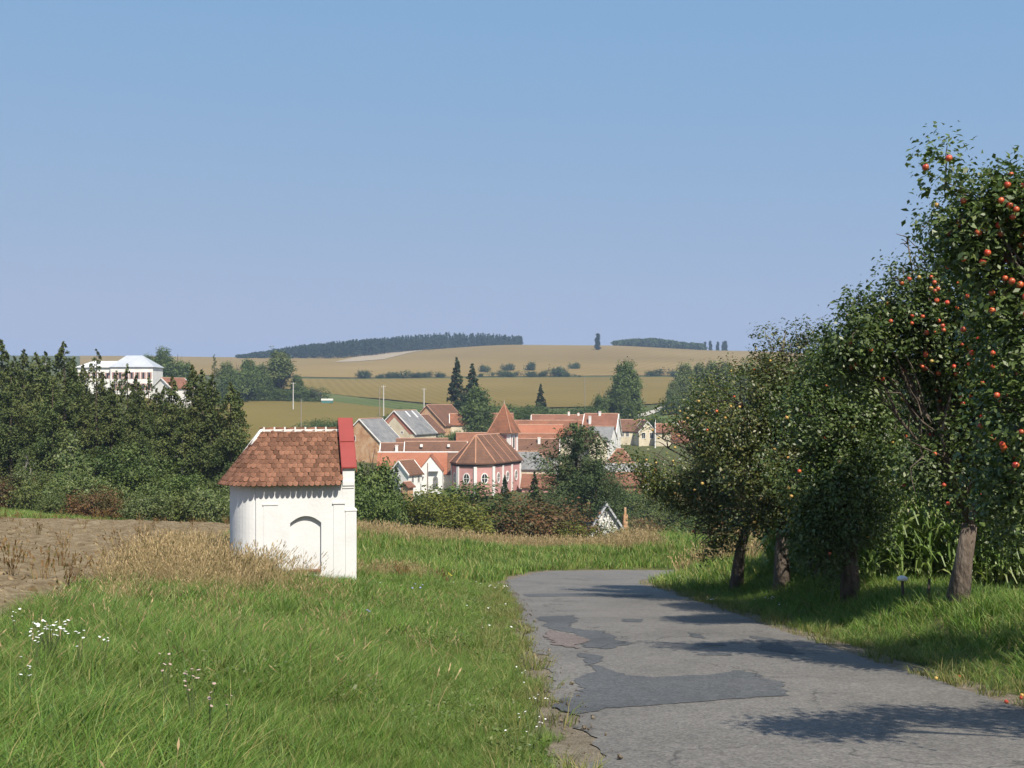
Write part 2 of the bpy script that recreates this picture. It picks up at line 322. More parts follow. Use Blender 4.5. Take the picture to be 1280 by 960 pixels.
# ------------------------------------------------------------------ terrain
ROAD = np.array([(2.75, -30), (2.65, -6), (2.6, 2), (2.55, 8), (2.4, 13), (2.25, 18), (2.15, 24), (1.95, 30), (1.85, 34.5), (2.5, 39), (4.6, 43.3), (8.2, 47.6), (13, 52), (19, 58), (26, 67), (31, 80)], float)
def smooth_poly(P, n=6):
    out = []
    for i in range(len(P) - 1):
        p0, p1, p2, p3 = P[max(i - 1, 0)], P[i], P[i + 1], P[min(i + 2, len(P) - 1)]
        for t in np.linspace(0, 1, n, endpoint=False):
            out.append(.5 * ((2 * p1) + (-p0 + p2) * t + (2 * p0 - 5 * p1 + 4 * p2 - p3) * t * t + (-p0 + 3 * p1 - 3 * p2 + p3) * t ** 3))
    out.append(P[-1]); return np.array(out)
RC = smooth_poly(ROAD)
RS = np.concatenate([[0], np.cumsum(np.hypot(*np.diff(RC, axis=0).T))])
def road_z_of_y(y): return np.where(y < 41, -.112 * y, -.112 * 41 - .155 * (y - 41))
RZ = road_z_of_y(RC[:, 1])

def sstep(a, b, x):
    t = np.clip((x - a) / (b - a), 0, 1); return t * t * (3 - 2 * t)

RA0, RD0 = RC[:-1], np.diff(RC, axis=0); RL2 = (RD0 * RD0).sum(1)
def road_dist(x, y):
    """distance to the road's centre line, road height there, and side (+ = left of the road)"""
    x = np.asarray(x, float); y = np.asarray(y, float); sh = x.shape; xf, yf = x.ravel(), y.ravel()
    best = np.full(xf.shape, 999.0); bz = np.zeros(xf.shape); side = np.ones(xf.shape)
    near = np.nonzero((yf < 92) & (np.abs(xf) < 90))[0]
    for c in np.array_split(near, max(1, len(near) // 20000)):
        if not len(c): continue
        px_, py_ = xf[c, None] - RA0[None, :, 0], yf[c, None] - RA0[None, :, 1]
        t = np.clip((px_ * RD0[:, 0] + py_ * RD0[:, 1]) / RL2, 0, 1)
        dx, dy = px_ - t * RD0[:, 0], py_ - t * RD0[:, 1]; dd = dx * dx + dy * dy
        i = dd.argmin(1); r = np.arange(len(c))
        best[c] = np.sqrt(dd[r, i]); bz[c] = RZ[i] + t[r, i] * (RZ[i + 1] - RZ[i]); side[c] = np.sign(RD0[i, 0] * dy[r, i] - RD0[i, 1] * dx[r, i])
    return best.reshape(sh), bz.reshape(sh), side.reshape(sh)

TC = np.array([-500, -100, 0, 150, 300, 450, 640, 760, 900, 1100, 1500, 2200], float)
TY = np.array([60, 90, 150, 230, 330, 400, 500, 650, 800, 1100, 1500, 1900, 2600, 3600, 5200], float)
TZ = np.array([
    [-3.0, -3.6, -4.1, -5.0, -5.6, -6.4, -7.2, -7.4, -6.2, -5.2, -4.5, -4.0],
    [-5.0, -6.0, -6.8, -7.4, -8.3, -9.6, -11., -11.5, -11., -8.5, -7.0, -6.0],
    [-5.0, -7.0, -8.0, -10., -12.5, -14.5, -16., -16.3, -15., -12., -9.0, -8.0],
    [-3.0, -4.0, -5.0, -8.0, -13., -16.5, -17.4, -17.3, -15., -10., -6.0, -4.0],
    [4.0, 3.0, 2.0, 2.0, -8.0, -10.5, -11., -10.5, -9.5, -4.0, 0.0, 2.0],
    [8.0, 7.0, 6.0, 5.5, -4.0, -6.0, -6.0, -5.5, -5.0, -1.0, 3.0, 5.0],
    [13., 12., 11., 9.0, 2.0, -1.0, -.5, 0.0, 1.0, 4.0, 8.0, 10.],
    [19., 18., 17., 14., 9.0, 6.5, 7.0, 7.0, 8.0, 11., 14., 16.],
    [25., 24., 22., 20., 18., 16., 17., 17., 17., 18., 20., 22.],
    [36., 36., 36., 36., 36., 36., 39., 39., 39., 38., 38., 38.],
    [54., 56., 58., 57., 55., 60., 72., 71., 64., 58., 55., 55.],
    [40., 40., 40., 40., 38., 42., 54., 52., 46., 40., 38., 38.],
    [20.] * 12, [0.] * 12, [-20.] * 12], float)

def table(x, y):
    px = 640 + x / np.maximum(y, 20) * FPX
    yi = np.interp(y, TY, np.arange(len(TY))); xi = np.interp(px, TC, np.arange(len(TC)))
    j = np.clip(xi.astype(int), 0, len(TC) - 2); u = xi - j; u = u * u * (3 - 2 * u) * .6 + u * .4
    i = np.clip(yi.astype(int), 0, len(TY) - 2)
    y0, y1 = TY[i], TY[i + 1]; t = np.clip((y - y0) / (y1 - y0), 0, 1)
    im, ip = np.maximum(i - 1, 0), np.minimum(i + 2, len(TY) - 1)
    def col(k):
        a, b = TZ[i, k], TZ[i + 1, k]
        ma = (TZ[i + 1, k] - TZ[im, k]) / (TY[i + 1] - TY[im]) * (y1 - y0)
        mb = (TZ[ip, k] - TZ[i, k]) / (TY[ip] - TY[i]) * (y1 - y0)
        return (2 * t ** 3 - 3 * t ** 2 + 1) * a + (t ** 3 - 2 * t ** 2 + t) * ma + (-2 * t ** 3 + 3 * t ** 2) * b + (t ** 3 - t ** 2) * mb
    return col(j) * (1 - u) + col(j + 1) * u

def H(x, y):
    x = np.asarray(x, float); y = np.asarray(y, float)
    d, rz, side = road_dist(x, y)
    nat = -.112 * y
    left = np.maximum(0, .1 - x); left = 34 * (1 - np.exp(-left / 34))
    nat = nat + .112 * left
    # verge on the right with the fruit trees, rising slope beyond the bend
    nat = nat + .5 * sstep(4.6, 6.4, x) + .35 * sstep(32, 40, y) * sstep(6, 10, x)
    # bank in front of the bend, on the left of the road
    bank = sstep(42, 51, y) * (1 - sstep(58, 74, y)) * (1 - sstep(2.5, 8.5, x - .35 * (y - 50))) * sstep(-30, -8, x)
    nat = nat + .62 * bank
    w = sstep(58, 92, y)
    z = nat * (1 - w) + table(x, y) * w
    k = sstep(2.15, 4.6, d)
    near = (1 - k) * (1 - sstep(62, 78, y))
    z = z * (1 - near) + rz * near
    n = (np.sin(x * .9 + y * .37) * np.sin(y * .71 - x * .23) * .05 + np.sin(x * 2.3 - y * 1.1) * np.sin(y * 1.9 + x) * .02) * sstep(2.4, 3.6, d)
    return z + n
def h1(x, y): return float(H(np.array([x]), np.array([y]))[0])
def W(px, py, y): return Vector(((px - 640) / FPX * y, y, EYE - (py - HOR) / FPX * y))
def gx(px, y): return (px - 640) / FPX * y
def GP(px, y, dz=0.0):
    x = gx(px, y); return Vector((x, y, h1(x, y) + dz))
def m_per_px(y): return y / FPX

ys = np.concatenate([np.arange(-26, 4, 1.0), np.arange(4, 70, .5), np.arange(70, 130, 1.5), np.geomspace(130, 5200, 190)])
ks = np.linspace(-1, 1, 301); ks = np.sign(ks) * (np.abs(ks) ** 1.35)
X = ks[None, :] * (1.25 * (np.abs(ys)[:, None] + 26)); Y = np.repeat(ys[:, None], len(ks), 1)
Z = H(X, Y); dd, rz, _ = road_dist(X, Y)
Z = np.where((dd < 2.6) & (Y < 75), Z - .07 * (1 - sstep(2.0, 2.6, dd)), Z)
def grid_faces(r, c):
    a = np.arange(r * c).reshape(r, c)
    return np.stack([a[:-1, :-1].ravel(), a[:-1, 1:].ravel(), a[1:, 1:].ravel(), a[1:, :-1].ravel()], 1)
link('ground', mesh_np('ground', np.stack([X.ravel(), Y.ravel(), Z.ravel()], 1), grid_faces(*X.shape), M_ground, True), kind='structure')

# road: ragged edges, crowned a little
def road_strip(name, off0, off1, dz, mat, s0=0, s1=None, jag0=0, jag1=0, nx=9, step=.12, **kw):
    s = np.arange(s0, s1 or RS[-1], step)
    cx, cy, cz = (np.interp(s, RS, a) for a in (RC[:, 0], RC[:, 1], RZ))
    tx, ty = np.gradient(cx), np.gradient(cy); l = np.hypot(tx, ty); nx_, ny_ = ty / l, -tx / l     # to the right
    def jag(seed): return (np.sin(s * 1.3 + seed) * .5 + np.sin(s * 3.1 + seed * 2) * .3 + np.sin(s * 7.7 + seed * 3) * .25 + np.sin(s * 17 + seed) * .15)
    a = off0 + jag0 * jag(1.0); b = off1 + jag1 * jag(4.0)
    u = np.linspace(0, 1, nx)[None, :]; o = a[:, None] * (1 - u) + b[:, None] * u
    P = np.stack([cx[:, None] + nx_[:, None] * o, cy[:, None] + ny_[:, None] * o, cz[:, None] + dz - .012 * (o / 2) ** 2], 2)
    return link(name, mesh_np(name, P.reshape(-1, 3), grid_faces(*o.shape), mat, True), kind='structure', **kw)
road_strip('road_shoulder', -2.45, -1.7, -.006, M_gravel, jag0=.28)
road_strip('road_shoulder', 1.7, 2.5, -.006, M_gravel, jag1=.12)
road_strip('road', -2.0, 1.98, .003, M_asphalt, jag0=.16, jag1=.07, nx=13)
def road_pt(px, py):
    d = EYE * FPX / (py - HOR - .112 * FPX); return (px - 640) / FPX * d, d
def road_patch(pts, mat, dz=.008, jit=.035):
    P = np.array([road_pt(560 + a / 1.7778, 640 + b / 1.7778) for a, b in pts])
    Q = []
    for i in range(len(P)):
        a, b = P[i], P[(i + 1) % len(P)]; n = max(2, int(np.hypot(*(b - a)) / .09))
        for t in np.arange(n) / n: Q.append(a + (b - a) * t)
    Q = np.array(Q); w = rng.normal(0, 1, (len(Q), 2)); sm = sum(np.roll(w, k, 0) for k in range(-3, 4)) / 2.6
    Q = Q + sm * jit * 1.5 + rng.normal(0, jit * .6, Q.shape); d, zr, _ = road_dist(Q[:, 0], Q[:, 1])
    mb = MB(); mb.poly([(q[0], q[1], z + dz - .012 * (min(dd_, 2) / 2) ** 2) for q, z, dd_ in zip(Q, zr, d)])
    mb.build('road_patch', mat, kind='structure')
road_patch([(196, 232), (288, 228), (280, 246), (262, 252), (300, 262), (345, 266), (372, 284), (408, 291), (376, 303), (340, 306), (300, 300), (316, 290), (270, 268), (212, 252)], M_patch)
road_patch([(222, 262), (268, 270), (312, 290), (296, 304), (250, 296), (205, 276)], M_patch2, .012)
road_patch([(292, 312), (322, 318), (336, 332), (348, 354), (390, 362), (462, 368), (560, 362), (640, 352), (700, 362), (748, 378), (738, 398), (750, 412), (640, 420), (500, 424), (380, 432), (268, 446), (245, 428), (262, 404), (300, 392), (286, 374), (318, 352), (300, 330)], M_patch)
road_patch([(534, 269), (566, 273), (572, 282), (540, 279)], M_patch, jit=.015)
road_patch([(556, 292), (606, 292), (612, 298), (566, 298)], M_patch, jit=.015)
road_patch([(622, 289), (650, 289), (654, 293), (626, 293)], M_patch, jit=.012)
road_patch([(552, 315), (622, 315), (628, 319), (556, 319)], M_patch, jit=.012)
road_patch([(676, 277), (716, 280), (748, 298), (790, 310), (800, 318), (740, 314), (708, 306), (690, 292)], M_patch, jit=.03)  # dark elongated shape towards the right road edge
road_patch([(388, 238), (430, 239), (428, 245), (392, 244)], M_patch, jit=.02)
road_patch([(170, 182), (330, 180), (450, 184), (440, 189), (300, 188), (180, 187)], M_patch, jit=.03)  # thin dark strip across the far stretch of road

# ploughed field on the left
FY = np.array([-30, 11, 13.5, 20, 26, 40, 60, 100]); FX = np.array([-4.9, -4.9, -5.5, -6.9, -8.3, -10.0, -13.5, -23.5])
def field_far(x, y): return np.interp(640 + x / np.maximum(y, 1) * FPX, [-600, 0, 285, 400], [52, 58, 96, 96])
def in_field(x, y, m=0.0): return (x < np.interp(y, FY, FX) - m) & (y < field_far(x, y) - m)
v = np.linspace(-30, 97, 330); u = np.linspace(0, 1, 160) ** 1.6
XR = np.interp(v, FY, FX) + np.sin(v * 1.3) * .25
FXX = XR[:, None] - u[None, :] * 62; FYY = np.repeat(v[:, None], 160, 1)
FYY = np.minimum(FYY, field_far(FXX, FYY))
clod = rng.normal(0, .02, FXX.shape) + np.sin(FXX * 3.3 + FYY * 21) * .012
link('field', mesh_np('field', np.stack([FXX.ravel(), FYY.ravel(), (H(FXX, FYY) + .05 + clod).ravel()], 1), grid_faces(*FXX.shape), M_soil, True), kind='structure')

def drape(name, pxs, yb, yt, off, mat, nx=70, ny=60):
    u = np.linspace(0, 1, nx); pp = np.linspace(pxs[0], pxs[-1], nx)
    b = np.interp(pp, pxs, yb); t = np.interp(pp, pxs, yt)
    w = np.linspace(0, 1, ny)[:, None]; YY = b[None, :] * (1 - w) + t[None, :] * w
    XX = (pp[None, :] - 640) / FPX * YY; ZZ = H(XX, YY) + off
    return link(name, mesh_np(name, np.stack([XX.ravel(), YY.ravel(), ZZ.ravel()], 1), grid_faces(*XX.shape), mat, True), kind='structure')
drape('field', [100, 300, 450, 640, 900, 1300], [790, 800, 815, 815, 830, 830], [1700] * 6, .35, M_fieldA, 120, 90)
drape('field', [418, 440, 480, 540], [1130, 1140, 1190, 1440], [1135, 1240, 1380, 1460], .7, M_stubble, 40, 20)
drape('field', [340, 400, 470, 540, 640, 760, 880, 960], [640, 610, 560, 505, 470, 470, 500, 520], [770, 780, 790, 790, 790, 795, 800, 800], .5, M_fieldB, 90, 60)
drape('field', [180, 300, 390, 450, 525, 560], [300, 292, 300, 318, 338, 350], [520, 540, 530, 500, 440, 380], .6, M_fieldC, 80, 60)
drape('hill_slope', [380, 420, 470, 530, 560], [545, 520, 485, 440, 420], [640, 600, 552, 498, 480], .35, M_greenfield, 40, 20)
drape('hill_slope', [790, 850, 900, 1000], [345, 340, 335, 330], [455, 455, 450, 450], .3, M_greenfield, 40, 20)
for_path = drape('path', [797, 806, 818, 832], [405, 410, 424, 446], [420, 428, 446, 470], .6, surf('pale_track', [(.36, .33, .28), (.46, .43, .38)], scale=.3, rough=1), 20, 6)

# ------------------------------------------------------------------ vegetation builders
def unit(v): return v / np.maximum(np.linalg.norm(v, axis=-1, keepdims=True), 1e-9)

def leaves(C, size, asp=.55, up=.5, out=None, outw=.4, droop=0.0, r=None, var=.35):
    """one folded four-cornered leaf per point of C"""
    r = r or rng; n = len(C)
    nrm = r.normal(0, 1, (n, 3)); nrm[:, 2] = np.abs(nrm[:, 2]) * .8 + up
    if out is not None: nrm = unit(nrm) + out * outw
    nrm = unit(nrm)
    d = r.normal(0, 1, (n, 3)); d[:, 2] -= droop
    d = unit(d - (d * nrm).sum(1, keepdims=True) * nrm); s = np.cross(nrm, d)
    L = size * (1 + r.normal(0, var, (n, 1))).clip(.4, 1.9)
    a = C - d * L * .5; b = C + s * L * asp * .5 + nrm * L * .10; c = C + d * L * .5; e = C - s * L * asp * .5 + nrm * L * .10
    V = np.stack([a, b, c, e], 1).reshape(-1, 3)
    return V, np.arange(n * 4).reshape(n, 4)

def lobe_points(lobes, n, r, shell=.45):
    """points in a union of ellipsoids (cx,cy,cz,rx,ry,rz), thicker towards the skin"""
    lobes = np.array(lobes, float); vol = (lobes[:, 3:6].prod(1)) ** .72
    idx = r.choice(len(lobes), n, p=vol / vol.sum())
    d = unit(r.normal(0, 1, (n, 3))); rad = r.random((n, 1)) ** shell
    P = lobes[idx, :3] + d * rad * lobes[idx, 3:6]
    return P, d, idx

def crown_mesh(name, lobes, n_tw, per, size, mat, seed, tw=.28, shell=.4, up=.45, asp=.55, fray=.12, gap=-.75):
    r = np.random.default_rng(seed)
    P, d, idx = lobe_points(lobes, n_tw, r, shell)
    # gaps: drop twigs where a coarse noise is low
    q = np.sin(P[:, 0] * 2.3 / max(tw * 4, .3) + seed) + np.sin(P[:, 1] * 2.1 / max(tw * 4, .3) + seed * 2) + np.sin(P[:, 2] * 2.7 / max(tw * 4, .3) + seed * 3)
    keep = q > gap; P, d = P[keep], d[keep]
    P = P + d * r.exponential(fray, (len(P), 1)) * np.array(lobes)[:, 3].mean() * .6
    dirs = unit(d + r.normal(0, .6, d.shape)); t = r.random((len(P), per, 1)) * tw
    C = P[:, None, :] + dirs[:, None, :] * t + r.normal(0, tw * .33, (len(P), per, 3))
    out = np.repeat(d[:, None, :], per, 1)
    V, F = leaves(C.reshape(-1, 3), size, asp, up, out.reshape(-1, 3), .5, .3, r)
    return mesh_np(name, V, F, mat)

def limb_path(a, b, r, sag=.12, n=5, wob=.06):
    a, b = np.array(a, float), np.array(b, float); L = np.linalg.norm(b - a); P = []
    for t in np.linspace(0, 1, n):
        p = a + (b - a) * t; p[2] += math.sin(t * math.pi) * sag * L
        if 0 < t < 1: p = p + r.normal(0, wob * L, 3) * (.6, .6, .4)
        P.append(p)
    return P

def wood_mesh(name, base_r, fork, lobes, mat, seed, base=(0, 0, 0), lean_pts=None, sub=4, extra=()):
    """trunk to the fork, a limb into every lobe, smaller ones to its skin"""
    r = np.random.default_rng(seed + 77); mb = MB()
    path = [np.array(base, float) - (0, 0, .25)] + [np.array(p, float) for p in (lean_pts or [])] + [np.array(fork, float)]
    rad = list(np.linspace(base_r * 1.0, base_r * .72, len(path))); rad[0] = base_r * 1.35
    mb.tube(path, rad, 10)
    for lb in lobes:
        c = np.array(lb[:3])
        p = limb_path(fork, c, r, n=5); L = np.linalg.norm(c - np.array(fork))
        r0 = base_r * .42 * min(1.0, .28 + lb[3] * .75)
        mb.tube(p, list(np.linspace(r0, r0 * .4, 5)), 6)
        for k in range(sub):
            d = unit(r.normal(0, 1, 3) + (0, 0, .35)); e = c + d * np.array(lb[3:6]) * .95
            st = p[int(r.integers(2, 5))]
            q = limb_path(st, e, r, n=4, sag=.08); mb.tube(q, list(np.linspace(r0 * .36, .006, 4)), 5)
    for a, b, ra in extra:
        mb.tube(limb_path(a, b, r, n=5, wob=.09), list(np.linspace(ra, .004, 5)), 5)
    return mb.mesh(name, mat, True)

def conifer_mesh(name, h, rb, seed, mat, size=.16, nb=90, per=34, droop=.12, low=.08, asp=.35, ragged=.3, power=.85, upturn=0.0, hang=.25, fluff=.07):
    r = np.random.default_rng(seed); C = []; O = []
    for k in range(nb):
        t = low + (1 - low) * (k + r.random()) / nb; z = h * t
        ln = rb * (1 - t) ** power * (1 + r.normal(0, ragged)) + .12 * rb * (1 - t) + .012 * h * (t < .97)
        ln = max(ln, .1); a = r.random() * 2 * math.pi
        m = max(5, int(per * min(1.4, ln / rb + .06))); s = np.sqrt(r.random(m)) * ln
        zz = z - droop * s + upturn * s * s / max(ln, .1) + r.normal(0, fluff * ln + .03, m) - r.random(m) * hang * np.minimum(ln, 1.2) * .5
        w = r.normal(0, .13, m) * s + r.normal(0, .05, m)
        C.append(np.stack([math.cos(a) * s - math.sin(a) * w, math.sin(a) * s + math.cos(a) * w, zz], 1))
        O.append(np.tile([math.cos(a) * .6, math.sin(a) * .6, .2], (m, 1)))
    C = np.concatenate(C); O = np.concatenate(O)
    V, F = leaves(C, size, asp, .35, O, .5, .4, r)
    return mesh_np(name, V, F, mat)

def conifer_wood(name, h, rb, seed, mat, r0=.16):
    r = np.random.default_rng(seed + 5); mb = MB()
    mb.tube([(0, 0, -.4), (0, 0, h * .3), (r.normal(0, .05), r.normal(0, .05), h * .65), (0, 0, h * .98)], [r0 * 1.2, r0, r0 * .6, .015], 8)
    for k in range(34):
        t = .12 + .8 * r.random(); a = r.random() * 6.283; ln = rb * (1 - t) * .8
        mb.tube([(0, 0, h * t), (math.cos(a) * ln, math.sin(a) * ln, h * t - .06 * ln)], [r0 * .28 * (1 - t) + .008, .006], 4)
    return mb.mesh(name, mat, True)

def put_tree(name, label, cat, crown, wood, loc, scale=1.0, rotz=0.0, group=None, zs=1.0):
    t = thing(name, label, cat, loc, rotz, group); t.scale = (scale, scale, scale * zs)
    link('trunk', wood, t); link('crown', crown, t); return t

ORD = ['first', 'second', 'third', 'fourth', 'fifth', 'sixth', 'seventh', 'eighth', 'ninth', 'tenth', 'eleventh', 'twelfth', 'thirteenth', 'fourteenth', 'fifteenth', 'sixteenth', 'seventeenth', 'eighteenth', 'nineteenth', 'twentieth'] + ['twenty-' + w for w in ('first', 'second', 'third', 'fourth', 'fifth', 'sixth', 'seventh', 'eighth', 'ninth')] + ['thirtieth'] + ['thirty-' + w for w in ('first', 'second', 'third', 'fourth', 'fifth', 'sixth', 'seventh', 'eighth', 'ninth')]

# ------------------------------------------------------------------ fruit trees by the road
def uv_apple(name, mat, R=.036):
    mb = MB(); rings = [(-.86, .45), (-.55, .85), (0, 1.0), (.5, .9), (.82, .55), (.78, .2)]
    V = []; F = []; n = 8
    for zf, rf in rings:
        for k in range(n):
            a = 2 * math.pi * k / n; V.append((R * rf * math.cos(a), R * rf * math.sin(a), R * zf))
    for i in range(len(rings) - 1):
        for k in range(n):
            F.append((i * n + k, i * n + (k + 1) % n, (i + 1) * n + (k + 1) % n, (i + 1) * n + k))
    F.append(tuple(range(n - 1, -1, -1))); F.append(tuple(range((len(rings) - 1) * n, len(rings) * n)))
    me = bpy.data.meshes.new(name); me.from_pydata(V, [], F); me.materials.append(mat)
    me.polygons.foreach_set('use_smooth', [True] * len(F)); me.update(); return me
APPLE, APPLE_Y = uv_apple('apple', M_apple), uv_apple('yellow_apple', M_apple_y)

def apple_tree(label, base_px, d, x=None, trunk_r=.16, fork=None, lobes=(), mat=L_apple, n_tw=2200, per=13, size=.062, seed=1, apples=40, ripe=APPLE, lean=None, extra=(), sub=5, apple_zone=None, name='apple_tree'):
    bx = gx(base_px, d) if x is None else x
    base = Vector((bx, d, h1(bx, d)))
    r = np.random.default_rng(seed)
    lb = []
    for l in lobes:
        px, py, rx = l[0], l[1], l[2]; dy = l[3] if len(l) > 3 else r.normal(0, .35); rz_ = l[4] if len(l) > 4 else rx * .9
        p = W(px, py, d + dy) - base; lb.append((p.x, p.y, p.z, rx, rx * 1.05, rz_))
    main = list(lb); spray = []
    for k in range(24):
        m_ = main[int(r.integers(len(main)))]; u = unit(r.normal(0, 1, 3) + np.array((-.15, -.2, .25))); q = r.uniform(.14, .30)
        e = np.array(m_[:3]) + u * np.array(m_[3:6]) * r.uniform(.95, 1.12) + u * q * .5
        lb.append((*e, q, q, q)); spray.append((m_[:3], tuple(e + u * q), .012))
    f = W(fork[0], fork[1], d) - base
    lp = [(W(a, b, d) - base) for a, b in (lean or [])]
    t = thing(name, label, 'fruit tree', base, 0, 'fruit trees lining the road')
    ex = [((W(*a) - base), (W(*b) - base), ra) for a, b, ra in extra]
    link('trunk', wood_mesh('trunk', trunk_r, f, main, M_bark, seed, lean_pts=lp, sub=sub, extra=ex + spray), t)
    link('crown', crown_mesh('crown', lb, n_tw, per, size, mat, seed, tw=.22, shell=.42), t)
    zone = [lb[i] for i in apple_zone] if apple_zone else lb
    P, dd_, _ = lobe_points(zone, apples * 5, r, .08)
    front = dd_[:, 1] < .05; P = P[front][:apples] + dd_[front][:apples] * (.18, .2, .08)
    for p in P:
        a = link('apple', ripe if r.random() < .85 else (APPLE_Y if ripe is APPLE else APPLE), t, tuple(p))
        s = .7 + r.random() * .3; a.scale = (s, s, s); a.rotation_euler = tuple(r.normal(0, .4, 3))
    return t

apple_tree('fruit tree farthest down the road, leaning trunk, lowest spreading crown', 918, 27.9, trunk_r=.145, fork=(934, 655), lean=[(925, 690)],
    lobes=[(845, 592, .85, -.2), (880, 560, 1.05, .2), (925, 560, 1.1, .5), (885, 615, .95, -.3), (862, 550, .75, .4), (905, 530, .85, .3), (870, 655, .55, 0), (935, 630, .8, 0), (818, 578, .55, 0), (890, 668, .45, .1), (806, 590, .35, -.1), (850, 635, .6, -.2), (915, 660, .5, .1), (835, 560, .6, .2), (875, 680, .35, .0), (848, 556, .7, .2), (828, 548, .5, 0), (872, 530, .7, .3), (900, 510, .65, .3), (870, 660, .6, .1), (905, 655, .6, .1), (848, 645, .55, 0), (832, 612, .5, 0), (860, 600, .9, -.3)], mat=L_apple_y, n_tw=6000, seed=21, apples=46, ripe=APPLE_Y)
apple_tree('fruit tree with upright thick trunk, second farthest down the road', 978, 24.8, trunk_r=.17, fork=(980, 640), lean=[(977, 690)],
    lobes=[(958, 500, .95, 0), (985, 472, .7, .2), (925, 505, .95, -.1), (1005, 520, 1.1, .4), (960, 555, 1.15, 0), (1020, 585, .9, .2), (975, 615, .8, -.4), (930, 590, .8, -.6), (1040, 490, .75, .4), (962, 446, .3, 0), (980, 425, .22, 0), (1000, 436, .25, .1), (950, 640, .5, -.2), (1010, 640, .5, .2), (1000, 600, .8, -.5), (1030, 470, .6, .3), (1055, 500, .8, .2), (905, 540, .9, -.2), (895, 520, .7, 0), (1025, 550, .9, -.2), (935, 490, .6, .1), (925, 640, .5, -.3)], mat=L_apple_y, n_tw=6200, seed=33, apples=52, ripe=APPLE_Y)
apple_tree('middle fruit tree with low hanging side branch in front of the maize', 1063, 20.5, trunk_r=.155, fork=(1070, 640), lean=[(1062, 690)],
    lobes=[(1050, 540, .95, 0), (1010, 565, .75, .2), (1088, 580, .8, .2), (1060, 635, .75, -.3), (1050, 480, .75, .3), (1110, 520, .75, .2), (1025, 640, .5, -.2), (1025, 690, .34, -.3), (1010, 660, .3, -.2), (1120, 560, .6, .4), (1045, 690, .3, .2), (1060, 600, .8, -.4), (1075, 465, .55, .2), (1045, 455, .5, .2), (1015, 520, .7, .2), (1110, 470, .6, .3), (1030, 600, .7, 0), (1020, 715, .25, -.3), (1040, 660, .45, -.3)], mat=L_apple, n_tw=5400, seed=45, apples=30, ripe=APPLE_Y)
apple_tree('red apple tree with slanting grey trunk at the edge of the maize', 1193, 16.7, trunk_r=.15, fork=(1212, 655), lean=[(1204, 705)],
    lobes=[(1105, 425, .55, 0), (1165, 415, .75, .1), (1225, 450, .95, .3), (1260, 560, 1.05, .5), (1200, 585, .7, .2), (1175, 370, .5, 0), (1145, 385, .45, 0), (1215, 370, .6, .2), (1150, 580, .42, .1), (1240, 640, .55, .5), (1085, 440, .32, .1), (1075, 400, .14, 0), (1165, 480, .5, .5), (1195, 520, .6, .6), (1260, 480, .9, .2), (1230, 520, .6, -.2), (1070, 420, .4, .1), (1085, 470, .4, .2), (1125, 385, .4, .1), (1060, 455, .3, .1), (1130, 350, .22, 0), (1155, 335, .26, 0), (1135, 305, .13, 0), (1195, 315, .3, 0), (1150, 440, .6, .1)],
    n_tw=5200, per=13, seed=57, apples=190, ripe=APPLE, apple_zone=[0, 1, 2, 5, 6, 7, 14, 4],
    extra=[((1150, 560, 16.7), (1120, 505, 16.2), .02), ((1150, 560, 16.7), (1165, 500, 16.0), .02), ((1170, 540, 16.5), (1105, 490, 16.1), .016), ((1160, 545, 16.5), (1135, 480, 16.2), .016), ((1210, 600, 16.7), (1130, 545, 16.1), .022), ((1150, 560, 16.4), (1145, 620, 16.0), .014)])
apple_tree('tallest apple tree with red fruit and top sprays cut by the picture edge', 1450, 11.6, trunk_r=.17, fork=(1420, 640),
    lobes=[(1262, 275, .24, 0), (1228, 295, .2, 0), (1300, 270, .28, .1), (1355, 310, .6, .2), (1275, 315, .32, 0), (1240, 330, .30, .1), (1310, 420, .7, .2), (1305, 520, .62, 0), (1312, 620, .5, .2), (1390, 420, .9, .3), (1182, 236, .08, 0), (1208, 264, .11, 0), (1245, 300, .18, .1), (1270, 420, .38, .1), (1285, 560, .42, .2), (1400, 560, .9, .2), (1285, 238, .14, 0), (1300, 640, .36, .2), (1215, 300, .16, .1), (1250, 380, .3, .2)],
    n_tw=3800, per=13, seed=69, apples=150, ripe=APPLE)
def wl_(x, y, z, r): return (640 + x / y * FPX, HOR - (z - EYE) / y * FPX, r)
def far_lobes(L, d): return [wl_(x, y, z, r) + (y - d,) for x, y, z, r in L]
apple_tree('fruit tree beside the road nearest the viewer, seen only by its shadow', 0, 6.1, x=7.4, trunk_r=.16, fork=wl_(7.2, 6.1, 1.2, 0)[:2],
    lobes=far_lobes([(3.7, 6.3, 2.75, .18), (4.2, 6.4, 2.85, .26), (4.8, 6.4, 2.95, .32), (5.5, 6.35, 3.0, .42), (6.3, 6.3, 3.0, .6), (7.2, 6.2, 3.0, .8), (7.8, 6.1, 3.4, .8), (5.9, 6.9, 3.0, .3)], 6.1), n_tw=2200, per=13, seed=81, apples=4)

# fallen apples along the right edge of the road
fall = [(1190, 874), (1196, 877), (1222, 882), (1245, 884), (1256, 886), (1138, 850), (1142, 852), (1240, 888)]
for i, (px, py) in enumerate(fall):
    x, y = road_pt(px, py); x = max(x, float(np.interp(y, RC[:, 1], RC[:, 0])) + 1.92 + rng.random() * .35)
    d_, z_, _ = road_dist(np.array([x]), np.array([y]))
    o = link('fallen_apple', APPLE if i % 3 else APPLE_Y, None, (x, y, max(float(z_[0]) + .01, h1(x, y) - .01) + .018), label='windfall apple lying on the road edge under the fruit trees', category='apple', group='windfall apples on the road edge')
    o.rotation_euler = tuple(rng.normal(0, 1, 3)); o.scale = (.55,) * 3

